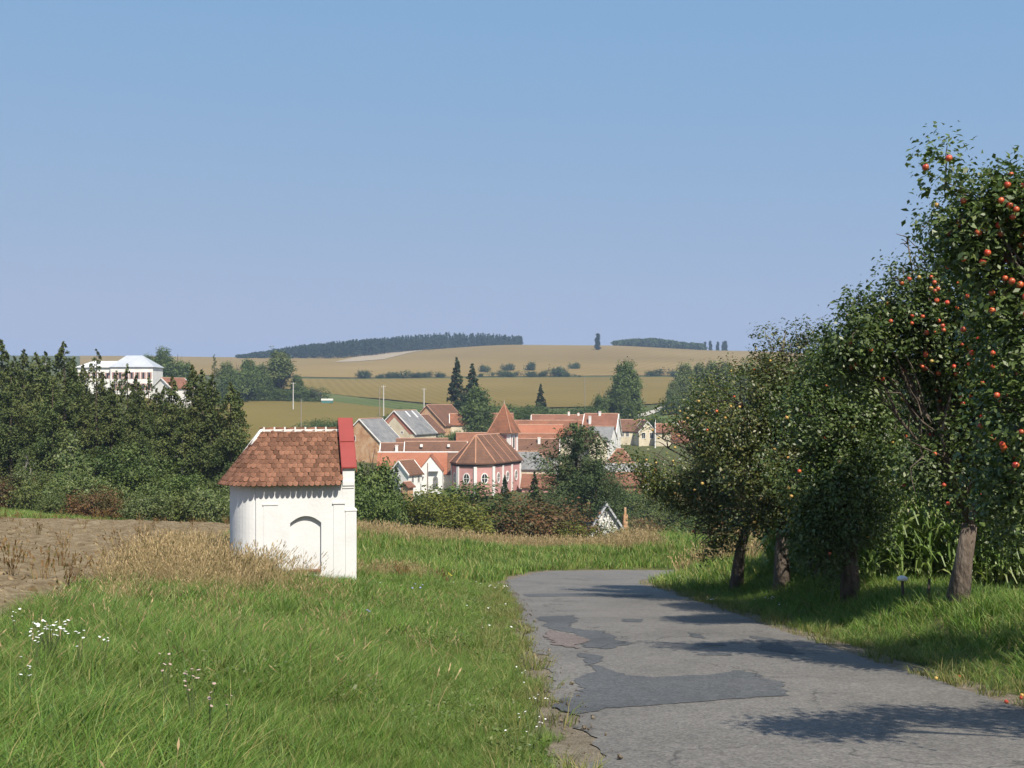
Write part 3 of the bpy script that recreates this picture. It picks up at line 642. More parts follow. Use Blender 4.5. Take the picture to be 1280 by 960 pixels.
# small white-capped post in front of the maize
pp = GP(1128, 18.2); mp_ = thing('marker_post', 'short dark post with a white cap standing before the maize', 'post', pp)
MB().tube([(0, 0, -.15), (.005, 0, .22), (0, 0, .40)], [.028, .024, .022], 8).build('post', M_trunk, mp_, True)
MB().tube([(0, 0, .385), (0, 0, .40), (0, 0, .44), (0, 0, .465)], [.05, .085, .08, .03], 12).build('cap', M_white2, mp_, True)
pp = GP(1160, 17.6); mp_ = thing('marker_post', 'bare dark stake beside the grey slanting apple trunk', 'post', pp)
MB().tube([(0, 0, -.15), (.01, 0, .18), (.02, 0, .36)], [.03, .026, .02], 7).build('post', M_trunk, mp_, True)

# ------------------------------------------------------------------ maize
def corn_mesh(name, seed, h=1.9):
    r = np.random.default_rng(seed); V = []; F = []
    def add(P, Wd):
        n = len(V); k = len(P)
        for p, w in zip(P, Wd): V.append(p - w); V.append(p + w)
        for i in range(k - 1): F.append((n + 2 * i, n + 2 * i + 1, n + 2 * i + 3, n + 2 * i + 2))
    for a in (0, 1.57):
        w = np.array([math.cos(a), math.sin(a), 0]) * .012
        add([np.array([0, 0, z]) for z in (-.1, h * .5, h * .92)], [w, w * .9, w * .5])
    az = r.random() * 6.28
    for k in range(11):
        z0 = .15 + k * h * .075; az += 2.6 + r.normal(0, .4); ln = .5 + .35 * math.sin(k / 11 * 3.0) + r.normal(0, .06)
        d = np.array([math.cos(az), math.sin(az), 0]); s = np.array([-math.sin(az), math.cos(az), 0]); P = []; Wd = []
        for t in np.linspace(0, 1, 5):
            P.append(np.array([0, 0, z0]) + d * ln * (t * .75 + .0) + np.array([0, 0, ln * (1.35 * t - 1.35 * t * t)]))
            Wd.append((s + np.array([0, 0, .25])) * (.029 * math.sin(min(1, t + .2) * 2.75 + .25) + .004))
        add(P, Wd)
    for k in range(7):   # tassel
        a = r.random() * 6.28; e = np.array([math.cos(a) * .09, math.sin(a) * .09, h * .92 + .22 + r.random() * .06])
        add([np.array([0, 0, h * .90]), e], [np.array([.006, .006, 0]), np.array([.006, .003, 0])])
    me = bpy.data.meshes.new(name); me.from_pydata([tuple(v) for v in V], [], F); me.materials.append(L_corn); me.update(); return me
CORN = [corn_mesh('maize_plant', 100 + i, 1.75 + .06 * i) for i in range(6)]
corn_pts = []
for row in range(40):
    for j in range(125):
        y = 16.2 + j * .15; x = 6.7 + row * .46 + rng.normal(0, .05)
        yy = y + rng.normal(0, .04)
        if 960 < 640 + x / yy * FPX < 1330 and yy < 36: corn_pts.append((row, x, yy))
corn_pts = [c for c in corn_pts if c[2] > 21.2 - .12 * (c[1] - 7)]
corn_near = sorted(corn_pts, key=lambda c: c[2] + .12 * (c[1] - 7))[:280]
near_set = set(corn_near)
for row, x, y in corn_near:
    o = link('maize_plant', CORN[int(rng.integers(6))], None, (x, y, h1(x, y)), rng.random() * 6.28, label='green maize plant in the front rows behind the fruit trees', category='maize', group='front rows of maize')
    s = .9 + rng.random() * .22; o.scale = (s, s, s)

def scatter(name, P, rot, scl, idx, protos, **props):
    """many copies of small plants as one piece of ground cover"""
    P = np.asarray(P, np.float32); n = len(P)
    me = bpy.data.meshes.new(name); me.vertices.add(n); me.vertices.foreach_set('co', P.ravel())
    a = me.attributes.new('rot', 'FLOAT_VECTOR', 'POINT'); a.data.foreach_set('vector', np.asarray(rot, np.float32).ravel())
    a = me.attributes.new('scl', 'FLOAT_VECTOR', 'POINT'); a.data.foreach_set('vector', np.asarray(scl, np.float32).ravel())
    a = me.attributes.new('idx', 'INT', 'POINT'); a.data.foreach_set('value', np.asarray(idx, np.int32))
    for m in {m for p in protos for m in p.materials}: me.materials.append(m)
    o = link(name, me, kind='stuff', **props)
    col = bpy.data.collections.new(name + '_sources')
    for i, p in enumerate(protos): col.objects.link(bpy.data.objects.new('%s_source_%02d' % (name, i), p))
    ng = bpy.data.node_groups.new(name, 'GeometryNodeTree')
    ng.interface.new_socket('Geometry', in_out='INPUT', socket_type='NodeSocketGeometry'); ng.interface.new_socket('Geometry', in_out='OUTPUT', socket_type='NodeSocketGeometry')
    gi, go = ng.nodes.new('NodeGroupInput'), ng.nodes.new('NodeGroupOutput')
    ci = ng.nodes.new('GeometryNodeCollectionInfo'); ci.inputs['Collection'].default_value = col; ci.inputs['Separate Children'].default_value = True; ci.inputs['Reset Children'].default_value = True
    ip = ng.nodes.new('GeometryNodeInstanceOnPoints'); ip.inputs['Pick Instance'].default_value = True
    def na(nm, dt):
        k = ng.nodes.new('GeometryNodeInputNamedAttribute'); k.data_type = dt; k.inputs['Name'].default_value = nm; return k.outputs['Attribute']
    Lk = ng.links.new
    mp = ng.nodes.new('GeometryNodeMeshToPoints'); Lk(gi.outputs[0], mp.inputs['Mesh'])
    Lk(mp.outputs['Points'], ip.inputs['Points']); Lk(ci.outputs[0], ip.inputs['Instance']); Lk(na('idx', 'INT'), ip.inputs['Instance Index'])
    Lk(na('rot', 'FLOAT_VECTOR'), ip.inputs['Rotation']); Lk(na('scl', 'FLOAT_VECTOR'), ip.inputs['Scale'])
    Lk(ip.outputs['Instances'], go.inputs[0])
    md = o.modifiers.new('scatter', 'NODES'); md.node_group = ng
    return o
rest = np.array([(x, y) for c in corn_pts if c not in near_set for _, x, y in [c]])
if len(rest):
    n = len(rest); s = .9 + rng.random(n) * .25
    scatter('maize_field', np.stack([rest[:, 0], rest[:, 1], H(rest[:, 0], rest[:, 1])], 1), np.stack([np.zeros(n), np.zeros(n), rng.random(n) * 6.28], 1), np.stack([s, s, s], 1), rng.integers(0, 6, n), CORN, label='dense green maize standing behind the front rows', category='maize')

# ------------------------------------------------------------------ grass
def tuft(name, mat, seed, n=26, h=.38, spread=.10, w=.005, lean=.5, seg=3, head=None):
    r = np.random.default_rng(seed); V = []; F4 = []; F3 = []
    for k in range(n):
        a = r.random() * 6.283; rad = spread * math.sqrt(r.random()); b = np.array([math.cos(a) * rad, math.sin(a) * rad, -.03])
        L = h * (.55 + .6 * r.random()); az = r.normal(0, 1.0) + a; d = np.array([math.cos(az), math.sin(az), 0]); ln = lean * (.35 + r.random() * .9)
        fa = r.random() * 6.283; s = np.array([math.cos(fa), math.sin(fa), 0]); n0 = len(V)
        for i in range(seg):
            t = i / seg; p = b + d * ln * L * t * t + np.array([0, 0, L * (t - .28 * ln * t * t)]); ww = w * (1 - .55 * t)
            V.append(p - s * ww); V.append(p + s * ww)
        V.append(b + d * ln * L + np.array([0, 0, L * (1 - .28 * ln)]))
        for i in range(seg - 1): F4.append((n0 + 2 * i, n0 + 2 * i + 1, n0 + 2 * i + 3, n0 + 2 * i + 2))
        F3.append((n0 + 2 * seg - 2, n0 + 2 * seg - 1, n0 + 2 * seg))
        if head and r.random() < head[0]:
            top = V[-1]; hd = unit(d * ln * 1.5 + np.array([0, 0, 1.0])); hl, hw = head[1], head[2]
            for q in range(3):
                c = top + hd * hl * (q * .33 - .25); sd = unit(r.normal(0, 1, 3)); m0 = len(V)
                V += [c - hd * hl * .3, c + sd * hw, c + hd * hl * .35, c - sd * hw]; F4.append((m0, m0 + 1, m0 + 2, m0 + 3))
    return mesh_np(name, np.array(V), [np.array(F4), np.array(F3)], mat)

TG_near = [tuft('grass_tuft', G_green, 200 + i, n=34, h=.21 + .055 * i, spread=.12, w=.0042, lean=.95) for i in range(5)] + [tuft('grass_tuft', G_short, 210 + i, n=30, h=.2 + .12 * i, spread=.12, w=.0038, lean=.8) for i in range(2)]
TG_mid = [tuft('grass_tuft', G_green, 220 + i, n=30, h=.22 + .06 * i, spread=.17, w=.0065, lean=.85) for i in range(4)] + [tuft('grass_tuft', G_short, 230, n=26, h=.28, spread=.16, w=.006, lean=.8)]
TG_far = [tuft('grass_tuft', G_green, 240 + i, n=24, h=.32 + .05 * i, spread=.30, w=.016, lean=.6, seg=2) for i in range(4)]
TS = [tuft('short_grass_tuft', G_short, 260 + i, n=26, h=.13 + .04 * i, spread=.12, w=.0045, lean=.9, seg=2) for i in range(4)]
TD_near = [tuft('dry_grass_tuft', G_dry, 280 + i, n=24, h=.62 + .07 * i, spread=.12, w=.0045, lean=.55, head=(.55, .13, .012)) for i in range(4)]
TD_far = [tuft('dry_grass_tuft', G_dry, 300 + i, n=20, h=.62 + .07 * i, spread=.28, w=.011, lean=.4, seg=2, head=(.6, .17, .026)) for i in range(4)]
TR = [tuft('weed_tuft', G_rust, 320 + i, n=18, h=.55 + .1 * i, spread=.16, w=.008, lean=.3, seg=2, head=(.9, .16, .03)) for i in range(3)]

SH0 = Vector((-3.42, 25.5, 0)); SH_A = math.radians(13)     # shrine: near front corner and heading
def sh_local(x, y):
    dx, dy = x - SH0.x, y - SH0.y
    return dx * math.cos(SH_A) + dy * math.sin(SH_A), -dx * math.sin(SH_A) + dy * math.cos(SH_A)
def in_shrine(x, y, m=.05):
    a, b = sh_local(x, y); return (a > -2.85 - m) & (a < .1 + m) & (b > -m) & (b < 2.1 + m)

def rand_area(n, y0, y1, k0, k1, r=rng):
    """even over the ground inside a wedge seen from the camera"""
    y = np.sqrt(r.random(n) * ((y1 + 2) ** 2 - (y0 + 2) ** 2) + (y0 + 2) ** 2) - 2
    k = k0 + (k1 - k0) * r.random(n); return k * (y + 2), y

def vnoise(x, y, s, seed=0.0):
    return (np.sin(x / s + seed) * np.sin(y / s * 1.13 + seed * 1.7) + np.sin((x + y) / s * .61 + seed * 2.1) * np.sin((x - y) / s * .53 + seed) + .6 * np.sin(x / s * 2.3 + seed * 3) * np.sin(y / s * 2.1 + 1 + seed)) / 2

def sow(name, protos, x, y, lo, hi, sink=0.0, hy=None, **props):
    n = len(x); s = lo + (hi - lo) * rng.random(n)
    if hy is not None: s = s * hy
    rot = np.stack([rng.normal(0, .12, n), rng.normal(0, .12, n), rng.random(n) * 6.283], 1)
    return scatter(name, np.stack([x, y, H(x, y) - sink], 1), rot, np.stack([s, s, s], 1), rng.integers(0, len(protos), n), protos, **props)

def dry_weight(x, y):
    """0 green .. 1 dry tall grass, along the field edge, behind the shrine and on the crest"""
    e = x - np.interp(y, FY, FX)
    edge = (.35 * sstep(11, 14, y) + .65 * sstep(17, 21, y)) * (1 - sstep(1.2, 4.2, e + vnoise(x, y, 1.1) * .9)) * (1 - sstep(31, 38, y))
    nearshr = sstep(-9, -7, x) * (1 - sstep(-5.9, -4.9, x)) * sstep(20.5, 23, y + .25 * (x + 6)) * (1 - sstep(29, 33, y)) * .9
    px = 640 + x / np.maximum(y, 5) * FPX
    crest = sstep(50, 54, y - .02 * (px - 640) * 0 + vnoise(x, y, 2.5) * 1.2) * sstep(440, 452, px) * (x < 7)
    left = sstep(46, 55, y + vnoise(x, y, 3) * 2) * sstep(430, 452, px) * (1 - sstep(520, 600, px)) * .8
    return np.clip(np.maximum.reduce([edge, nearshr, crest, left]), 0, 1)

def ok_left(x, y, dmin=2.35):
    d, _, side = road_dist(x, y); jag = vnoise(x, y, .45) * .28 + .12
    return (d > dmin + jag) & (side > 0) & ~in_field(x, y, .1) & ~in_shrine(x, y), d
PROP = dict(category='grass')
# near green meadow
x, y = rand_area(25000, 3.6, 14.5, -.62, .16); k, d = ok_left(x, y, 2.1); dw = dry_weight(x, y); g = k & (rng.random(len(x)) > dw) & (d > 2.25 + vnoise(x, y, .6) * .4 - .12 * (1 - sstep(6, 10, y)))
sow('meadow_grass', TG_near, x[g], y[g], .65, 1.1, hy=.42 + .45 * sstep(2.3, 4.6, d[g]) + .25 * vnoise(x[g], y[g], 1.1), label='tall green meadow grass in front of the white shrine', **PROP)
x, y = rand_area(21000, 14.5, 33, -.56, .10); k, d = ok_left(x, y, 2.0); dw = dry_weight(x, y); g = k & (rng.random(len(x)) > dw)
sow('meadow_grass', TG_mid, x[g], y[g], .6, 1.05, hy=.4 + .5 * sstep(2.2, 4.6, d[g]) + .2 * vnoise(x[g], y[g], 1.4) - .25 * (1 - sstep(.4, 1.6, x[g] - np.interp(y[g], FY, FX))) - .3 * np.exp(-((x[g] + 4.3) ** 2 / 2.2 + (y[g] - 24.4) ** 2 / 1.5)), label='green meadow grass around the foot of the white shrine', **PROP)
x, y = rand_area(15000, 33, 66, -.42, .30); k, d = ok_left(x, y, 2.4); dw = dry_weight(x, y); g = k & (rng.random(len(x)) > dw)
sow('meadow_grass', TG_far, x[g], y[g], .7, 1.15, label='green grass on the bank behind the bend of the road', **PROP)
# dry grass
x, y = rand_area(7000, 11.5, 33, -.5, -.05); k, d = ok_left(x, y); g = k & (rng.random(len(x)) < dry_weight(x, y))
sow('dry_grass', TD_near, x[g], y[g], .45, .95, hy=.55 + .45 * sstep(16, 21, y[g]), label='tall straw coloured grass between the bare field and the shrine', **PROP)
x, y = rand_area(9000, 36, 72, -.34, .22); k, d = ok_left(x, y); g = k & (rng.random(len(x)) < dry_weight(x, y) * 1.0)
sow('dry_grass', TD_far, x[g], y[g], .5, .85, label='straw coloured dry grass along the crest above the village', **PROP)
TSTALK = [tuft('straw_stalk', G_dry, 340 + i, n=3, h=.5 + .06 * i, spread=.06, w=.0026, lean=.8, head=(.8, .10, .007)) for i in range(4)]
x, y = rand_area(1500, 4.5, 30, -.55, .05); k, d = ok_left(x, y, 2.6); g = k & (vnoise(x, y, 1.6, 4) > -.1)
sow('dry_grass', TSTALK, x[g], y[g], .6, 1.1, label='thin straw stalks scattered through the green meadow', **PROP)
TLEAF = []
for i in range(3):
    r_ = np.random.default_rng(350 + i); C_ = np.stack([r_.normal(0, .11, 60), r_.normal(0, .11, 60), .02 + r_.random(60) * .17], 1)
    TLEAF.append(mesh_np('herb', *leaves(C_, .02, .6, .7, None, 0, 0, r_), L_birchleaf if i else L_tree2))
x, y = rand_area(2600, 4.5, 24, -.55, .2); k, d = ok_left(x, y, 2.2); g = k & (vnoise(x, y, .9, 7) + rng.normal(0, .5, len(x)) > .55)
sow('weeds', TLEAF, x[g], y[g], .7, 1.4, label='low leafy herbs among the meadow grass', **PROP)
# short ragged grass at both road edges
x, y = rand_area(9500, 4.5, 34, -.1, .62)
d, _, side = road_dist(x, y); j = vnoise(x, y, .35) * .25
g = (((side > 0) & (d > 2.0 + np.abs(j) * .6) & (d < 2.8)) | ((side < 0) & (d > 2.02 + j * .5) & (d < 2.6))) & (rng.random(len(x)) < .8 + .4 * vnoise(x, y, .5, 2))
sow('verge_grass', TS, x[g], y[g], .6, 1.2, label='short yellowing grass fringing both edges of the road', **PROP)
# right verge
x, y = rand_area(12500, 7.5, 30, .13, .62); d, _, side = road_dist(x, y); g = (side < 0) & (d > 2.35 + vnoise(x, y, .4) * .2) & (x < 8.0)
sow('verge_grass', TG_mid, x[g], y[g], .45, .95, hy=.55 + .45 * sstep(2.3, 3.6, d[g]), label='lush green grass under the row of fruit trees', **PROP)
x, y = rand_area(5200, 28, 62, .08, .5); d, _, side = road_dist(x, y); g = (side < 0) & (d > 2.4) & (rng.random(len(x)) > .5 * sstep(34, 40, y))
sow('verge_grass', TG_far, x[g], y[g], .6, 1.0, label='green grass on the slope beyond the fruit trees', **PROP)
x, y = rand_area(2600, 37, 62, .14, .5); d, _, side = road_dist(x, y); g = (side < 0) & (d > 2.7) & (vnoise(x, y, 3) > -.3)
sow('dry_grass', TD_far, x[g], y[g], .6, 1.0, label='pale dry grass on the slope beyond the fruit tree trunks', **PROP)
# grassy strip behind the field
x, y = rand_area(9000, 50, 112, -.62, -.2); g = ~in_field(x, y, -.2) & (x < np.interp(y, FY, FX) + 3)
sow('meadow_grass', TG_far, x[g], y[g], .7, 1.1, label='bright green strip of grass behind the bare field', **PROP)
# rusty weeds: by the shrine, on the shoulder and the valley side
x, y = rand_area(2600, 24, 36, -.14, .0); k, d = ok_left(x, y); g = k & (np.hypot(x + 2.9, (y - 30) * .6) < 1.2 + .5 * vnoise(x, y, .7))
sow('weeds', TD_near + TR[:1], x[g][::4], y[g][::4], .35, .7, label='rusty brown weeds growing just right of the shrine', **PROP)
x, y = rand_area(2600, 6, 58, -.6, -.05); g = in_field(x, y) & (rng.random(len(x)) < .45 * sstep(-9, -6.5, x - (np.interp(y, FY, FX) + 7.0)) + .16)
sow('weeds', TR + TS, x[g], y[g], .35, .8, label='scattered withered weeds on the bare field', **PROP)
# clods and straw on the field
def clod_mesh(name, seed):
    r = np.random.default_rng(seed); V = unit(r.normal(0, 1, (9, 3))) * (.6 + .5 * r.random((9, 1))) * .045
    import bmesh
    bm = bmesh.new(); [bm.verts.new(v) for v in V]; bmesh.ops.convex_hull(bm, input=bm.verts); me = bpy.data.meshes.new(name); bm.to_mesh(me); bm.free(); me.materials.append(M_soil); return me
CL = [clod_mesh('clod', 400 + i) for i in range(5)]
x, y = rand_area(20000, 9, 70, -.62, -.08); g = in_field(x, y)
n = int(g.sum()); s = .3 + rng.exponential(.35, n); sc = np.stack([s, s, s * .7], 1)
scatter('clods', np.stack([x[g], y[g], H(x[g], y[g]) + .05], 1), rng.random((n, 3)) * 6.28, sc, rng.integers(0, 5, n), CL, label='dry brown clods strewn over the bare field', category='soil')
# gravel on the shoulder
GRV = []
for i in range(4):
    me = clod_mesh('pebble', 420 + i); me.materials.clear(); me.materials.append(M_gravel); GRV.append(me)
x, y = rand_area(9000, 6, 30, -.06, .3); d, z0, side = road_dist(x, y); g = (side > 0) & (d > 1.8) & (d < 2.45)
n = int(g.sum()); s = .12 + rng.exponential(.14, n)
scatter('gravel', np.stack([x[g], y[g], z0[g] + .008], 1), rng.random((n, 3)) * 6.28, np.stack([s, s, s], 1), rng.integers(0, 4, n), GRV, label='loose pale gravel along the left road edge', category='gravel')

# ------------------------------------------------------------------ flowers
def umbel(name, seed, h, heads, mat, spread=.1, hr=.022, stemr=.003):
    r = np.random.default_rng(seed); S = MB(); Hd = MB()
    for k in range(heads):
        a = r.random() * 6.28; rr = spread * math.sqrt(r.random()); z = h * (.75 + .35 * r.random()); t = (math.cos(a) * rr, math.sin(a) * rr, z)
        S.tube([(0, 0, -.02), (t[0] * .3, t[1] * .3, z * .55), t], [stemr, stemr * .8, stemr * .6], 4)
        q = hr * (.7 + .6 * r.random()); tx, ty = r.normal(0, .25, 2)
        n0 = len(Hd.v); m = 7
        Hd.v.append((t[0], t[1], t[2] + q * .35))
        for i in range(m):
            b = 6.283 * i / m; c, s_ = math.cos(b) * q, math.sin(b) * q; Hd.v.append((t[0] + c, t[1] + s_, t[2] + c * tx + s_ * ty))
        Hd.v.append((t[0], t[1], t[2] - q * .3))
        for i in range(m):
            Hd.f.append((n0, n0 + 1 + i, n0 + 1 + (i + 1) % m)); Hd.f.append((n0 + m + 1, n0 + 1 + (i + 1) % m, n0 + 1 + i))
    return S.mesh(name + '_stem', M_stem), Hd.mesh(name, mat)
def on_grass(px, py, h):
    """ground point under a flower head seen at px,py and h metres above the ground"""
    yy = np.arange(5, 45, .05); xx = (px - 640) / FPX * yy; zz = H(xx, yy)
    i = int(np.argmax(HOR - (zz + h - EYE) / yy * FPX <= py)); return Vector((xx[i], yy[i], zz[i]))
def flower(label, px, py, h, heads, mat, seed, spread=.1, hr=.022, name='yarrow', group=None):
    st, hd = umbel('flower_head', seed, h, heads, mat, spread, hr); t = thing(name, label, 'flower', on_grass(px, py, h * .95), 0, group)
    link('stem', st, t); link('flower_head', hd, t)
flower('big clump of white yarrow in the meadow before the bare field', 62, 784, .42, 40, M_flower, 1, .15, .0125)
flower('few white yarrow heads just below the big clump', 46, 796, .4, 7, M_flower, 2, .06, .011)
flower('small white yarrow right of the big clump, at its level', 100, 794, .4, 6, M_flower, 3, .06, .010)
flower('small white yarrow alone in the grass between clump and thistles', 130, 806, .36, 4, M_flower, 4, .05, .010)
flower('small white yarrow low beneath the big white clump', 38, 832, .38, 7, M_flower, 5, .08, .009)
flower('single pale yarrow at the edge of the picture beside the bare field', 19, 767, .4, 5, M_flower, 6, .04, .011)
flower('thistle gone to seed with the most fluffy heads in the meadow', 240, 846, .46, 9, M_thistle, 7, .045, .013, 'thistle')
flower('drooping pinkish thistle heads left of the fluffiest thistle', 208, 826, .44, 6, M_thistle, 8, .06, .011, 'thistle')
flower('short thistle with few round heads right of the fluffiest thistle', 262, 866, .4, 4, M_thistle, 9, .03, .011, 'thistle')
flower('tiny seeding thistle lowest of the thistles in the meadow', 287, 876, .36, 3, M_thistle, 10, .03, .009, 'thistle')
for i, (px, py, hds) in enumerate([(645, 831, 2), (654, 839, 2), (643, 843, 4), (664, 857, 3), (672, 870, 12), (662, 897, 5), (645, 904, 3), (674, 900, 9), (640, 916, 2), (670, 910, 5), (664, 933, 2), (625, 780, 5), (602, 784, 3), (612, 757, 5), (627, 755, 3), (593, 757, 2), (620, 730, 14), (630, 733, 10), (607, 730, 4), (600, 727, 3), (565, 726, 2), (573, 727, 2), (890, 748, 8), (950, 747, 7), (965, 748, 9), (975, 751, 5), (850, 722, 4), (862, 722, 4), (452, 680, 2), (460, 686, 2), (480, 695, 3), (495, 702, 3), (500, 714, 2), (487, 725, 2)]):
    flower('small white daisy tuft in the grass beside the road', px, py, .2 if py > 740 else .3, max(1, hds // 2), M_flower, 30 + i, .09 if py > 800 else .2, .0075 if py > 800 else .014, 'daisy', 'white daisies beside the road')
flower('small yellow flower spike in the grass right of the shrine', 562, 716, .4, 6, M_yellow, 90, .05, .022, 'yellow_flower')
for i, (px, py) in enumerate([(518, 732), (526, 734), (461, 762)]):
    flower('single pale blue chicory in the grass right of the shrine', px, py, .35, 2, surf('blue_petals%d' % i, [(.25, .27, .5), (.33, .35, .6)], scale=9), 95 + i, .04, .02, 'chicory', 'blue chicory flowers')

# ------------------------------------------------------------------ wayside shrine
zb = h1(SH0.x, SH0.y)
shrine = thing('wayside_shrine', 'white wayside shrine with red tiled roof standing in the meadow', 'shrine', (SH0.x, SH0.y, zb), SH_A)
XW0, XW1, NX0, NX1, NZ0, NZS, NZT, ND = -2.157, -.29, -1.431, -.764, .30, 1.36, 1.51, .09
EV = 2.24
mb = MB(); D = 2.0; B = -.9
def wall_face(mb):
    f = lambda pts: mb.poly([(a, 0, b) for a, b in pts])
    f([(XW0, B), (NX0, B), (NX0, EV), (XW0, EV)]); f([(NX1, B), (XW1, B), (XW1, EV), (NX1, EV)]); f([(NX0, B), (NX1, B), (NX1, NZ0), (NX0, NZ0)])
    arc = [(NX0 + (NX1 - NX0) * t, NZS + (NZT - NZS) * (1 - (2 * t - 1) ** 2)) for t in np.linspace(0, 1, 13)]
    for (a, za), (b, zb_) in zip(arc[:-1], arc[1:]):
        f([(a, za), (b, zb_), (b, EV), (a, EV)])
        mb.poly([(a, 0, za), (a, ND, za), (b, ND, zb_), (b, 0, zb_)]); mb.poly([(a, ND, NZ0), (b, ND, NZ0), (b, ND, zb_), (a, ND, za)])
    mb.poly([(NX0, 0, NZ0), (NX0, ND, NZ0), (NX0, ND, NZS), (NX0, 0, NZS)]); mb.poly([(NX1, 0, NZ0), (NX1, 0, NZS), (NX1, ND, NZS), (NX1, ND, NZ0)]); mb.poly([(NX0, 0, NZ0), (NX1, 0, NZ0), (NX1, ND, NZ0), (NX0, ND, NZ0)])
wall_face(mb)
mb.poly([(XW0, D, B), (XW0, D, EV), (XW1, D, EV), (XW1, D, B)]); mb.poly([(XW0, 0, B), (XW0, 0, EV), (XW0, D, EV), (XW0, D, B)])
sw = mb.build('wall', M_white, shrine)
AC = [(-2.14 - .575 * math.sin(t), 1.0 - .955 * math.cos(t)) for t in np.linspace(0, math.pi, 25)]
mb = MB(); n = len(AC)
for (a, b), (c, d) in zip(AC[:-1], AC[1:]): mb.poly([(c, d, B), (a, b, B), (a, b, EV + .02), (c, d, EV + .02)])
apse = mb.build('apse', M_white, shrine, True)
# front gable wall with raised parapet
gp = [(-.004, B), (2.004, B), (2.004, 2.56), (1.0, 3.56), (-.004, 2.56)]
MB().prism([(-.30, a, b) for a, b in gp], (.26, 0, 0)).build('front_gable', M_white, shrine)
MB().box(-.24, 0, -.022, 2.022, B, 1.60).box(-.25, .012, -.034, 2.034, 1.60, 1.63).build('front_pier', M_white, shrine)
MB().box(-.30, -.045, -.04, .25, 2.16, 2.25).box(-.31, -.055, -.02, .25, 2.10, 2.157).build('cornice', M_white, shrine)
MB().box(-.50, -.265, -.016, .06, B, 1.76).build('pilaster', M_white, shrine); MB().box(-.525, -.25, -.035, .06, 1.76, 1.80).build('capital', M_white, shrine)
MB().box(-2.0, -1.70, -.012, .06, B, 1.76).build('pilaster', M_white, shrine); MB().box(-2.02, -1.69, -.026, .06, 1.76, 1.79).build('capital', M_white, shrine)
sill = link('niche_sill', None, shrine)
M_tile = surf('terracotta_tile', [(.075, .05, .038), (.135, .072, .048), (.19, .09, .055), (.25, .115, .068)], scale=7, rough=.9, bump=.35, bscale=40, spec=.2, objrand=.42, fine=.25, fscale=40)
tw_ = (NX1 - NX0) / 5
TSILL = MB().box(-tw_ / 2 + .004, tw_ / 2 - .004, -.05, .12, 0, .025).mesh('sill_tile', M_tile)
for i in range(5): link('sill_tile', TSILL, sill, (NX0 + tw_ * (i + .5), 0, NZ0 + .001)).rotation_euler = (.12, 0, 0)
door_bm = MB(); door_bm.prism([(.002, .55, -.5), (.002, 1.45, -.5), (.002, 1.45, 1.0), (.002, 1.25, 1.22), (.002, 1.0, 1.3), (.002, .75, 1.22), (.002, .55, 1.0)], (.02, 0, 0)); door_bm.build('door', M_dark, shrine)
# red metal cap on the parapet
mb = MB()
for sgn in (-1, 1):
    y0, y1 = 1.0 + sgn * 1.06, 1.0
    z0, z1 = 3.60 - 1.06, 3.60
    mb.prism([(-.315, y0, z0), (-.01, y0, z0), (-.01, y1, z1), (-.315, y1, z1)], (0, 0, .03))
    mb.prism([(-.317, y0, z0 - .09), (-.317, y0, z0 + .032), (-.317, y1, z1 + .032), (-.317, y1, z1 - .09)], (-.012, 0, 0))
    mb.prism([(-.008, y0, z0 - .09), (-.008, y0, z0 + .032), (-.008, y1, z1 + .032), (-.008, y1, z1 - .09)], (.012, 0, 0))
capm = mb.build('gable_cap', M_redmetal, shrine)
for i in range(2, 3):
    t = i / 4; MB().box(-.313, -.012, -.011, .011, 0, .012).build('seam', M_redmetal, capm, loc=(0, 1.0 - 1.06 * t, 3.635 - 1.06 * t))
# roof
XR0, XR1, RZH, RA, RB = -2.0, -.315, 3.34, .94, 1.19
EZ = 2.17
roof = MB(); KD = .95; RBd, RAd, EZd = RB * KD, RA * KD, RZH + (EZ - RZH) * KD
roof.poly([(XR0, 1 - RBd, EZd), (XR1, 1 - RBd, EZd), (XR1, 1, RZH), (XR0, 1, RZH)]); roof.poly([(XR1, 1 + RBd, EZd), (XR0, 1 + RBd, EZd), (XR0, 1, RZH), (XR1, 1, RZH)])
cb = [(XR0 - RAd * math.sin(t), 1 - RBd * math.cos(t)) for t in np.linspace(0, math.pi, 25)]
for (a, b), (c, d) in zip(cb[:-1], cb[1:]): roof.poly([(c, d, EZd), (a, b, EZd), (XR0, 1, RZH)])
roof.poly([(a, b, EZd - .02) for a, b in [(XR1, 1 - RBd)] + cb + [(XR1, 1 + RBd)]])
roof_o = roof.build('roof', M_dark, shrine)
TW, TL, TT = .114, .20, .017
def tile_shape(mb, M=None):
    pr = [(-TW / 2 + .003, 0), (TW / 2 - .003, 0)] + [((TW / 2 - .003) * math.cos(a), TL - .06 + .06 * math.sin(a)) for a in np.linspace(0, math.pi, 8)]
    pts = [Vector((u, v, 0)) for u, v in pr]; off = Vector((0, 0, TT))
    if M is not None:
        off = (M.to_3x3() @ off); pts = [M @ p for p in pts]
    mb.prism(pts, off)
_mb = MB(); tile_shape(_mb); TILE = _mb.mesh('roof_tile', M_tile)
rest_tiles = MB(); NR = 13; count = 0
apexs = Vector((XR0, 1, RZH))
def tile_matrix(top, down, lat):
    down = down.normalized(); n = lat.cross(down).normalized()
    if n.z < 0: n = -n
    lat = down.cross(n).normalized()
    dn = (down + n * .075).normalized(); nn = lat.cross(dn).normalized(); nn = nn if nn.z > 0 else -nn
    R = Matrix((-lat, dn, nn)).transposed().to_4x4(); return Matrix.Translation(top + n * .012) @ R
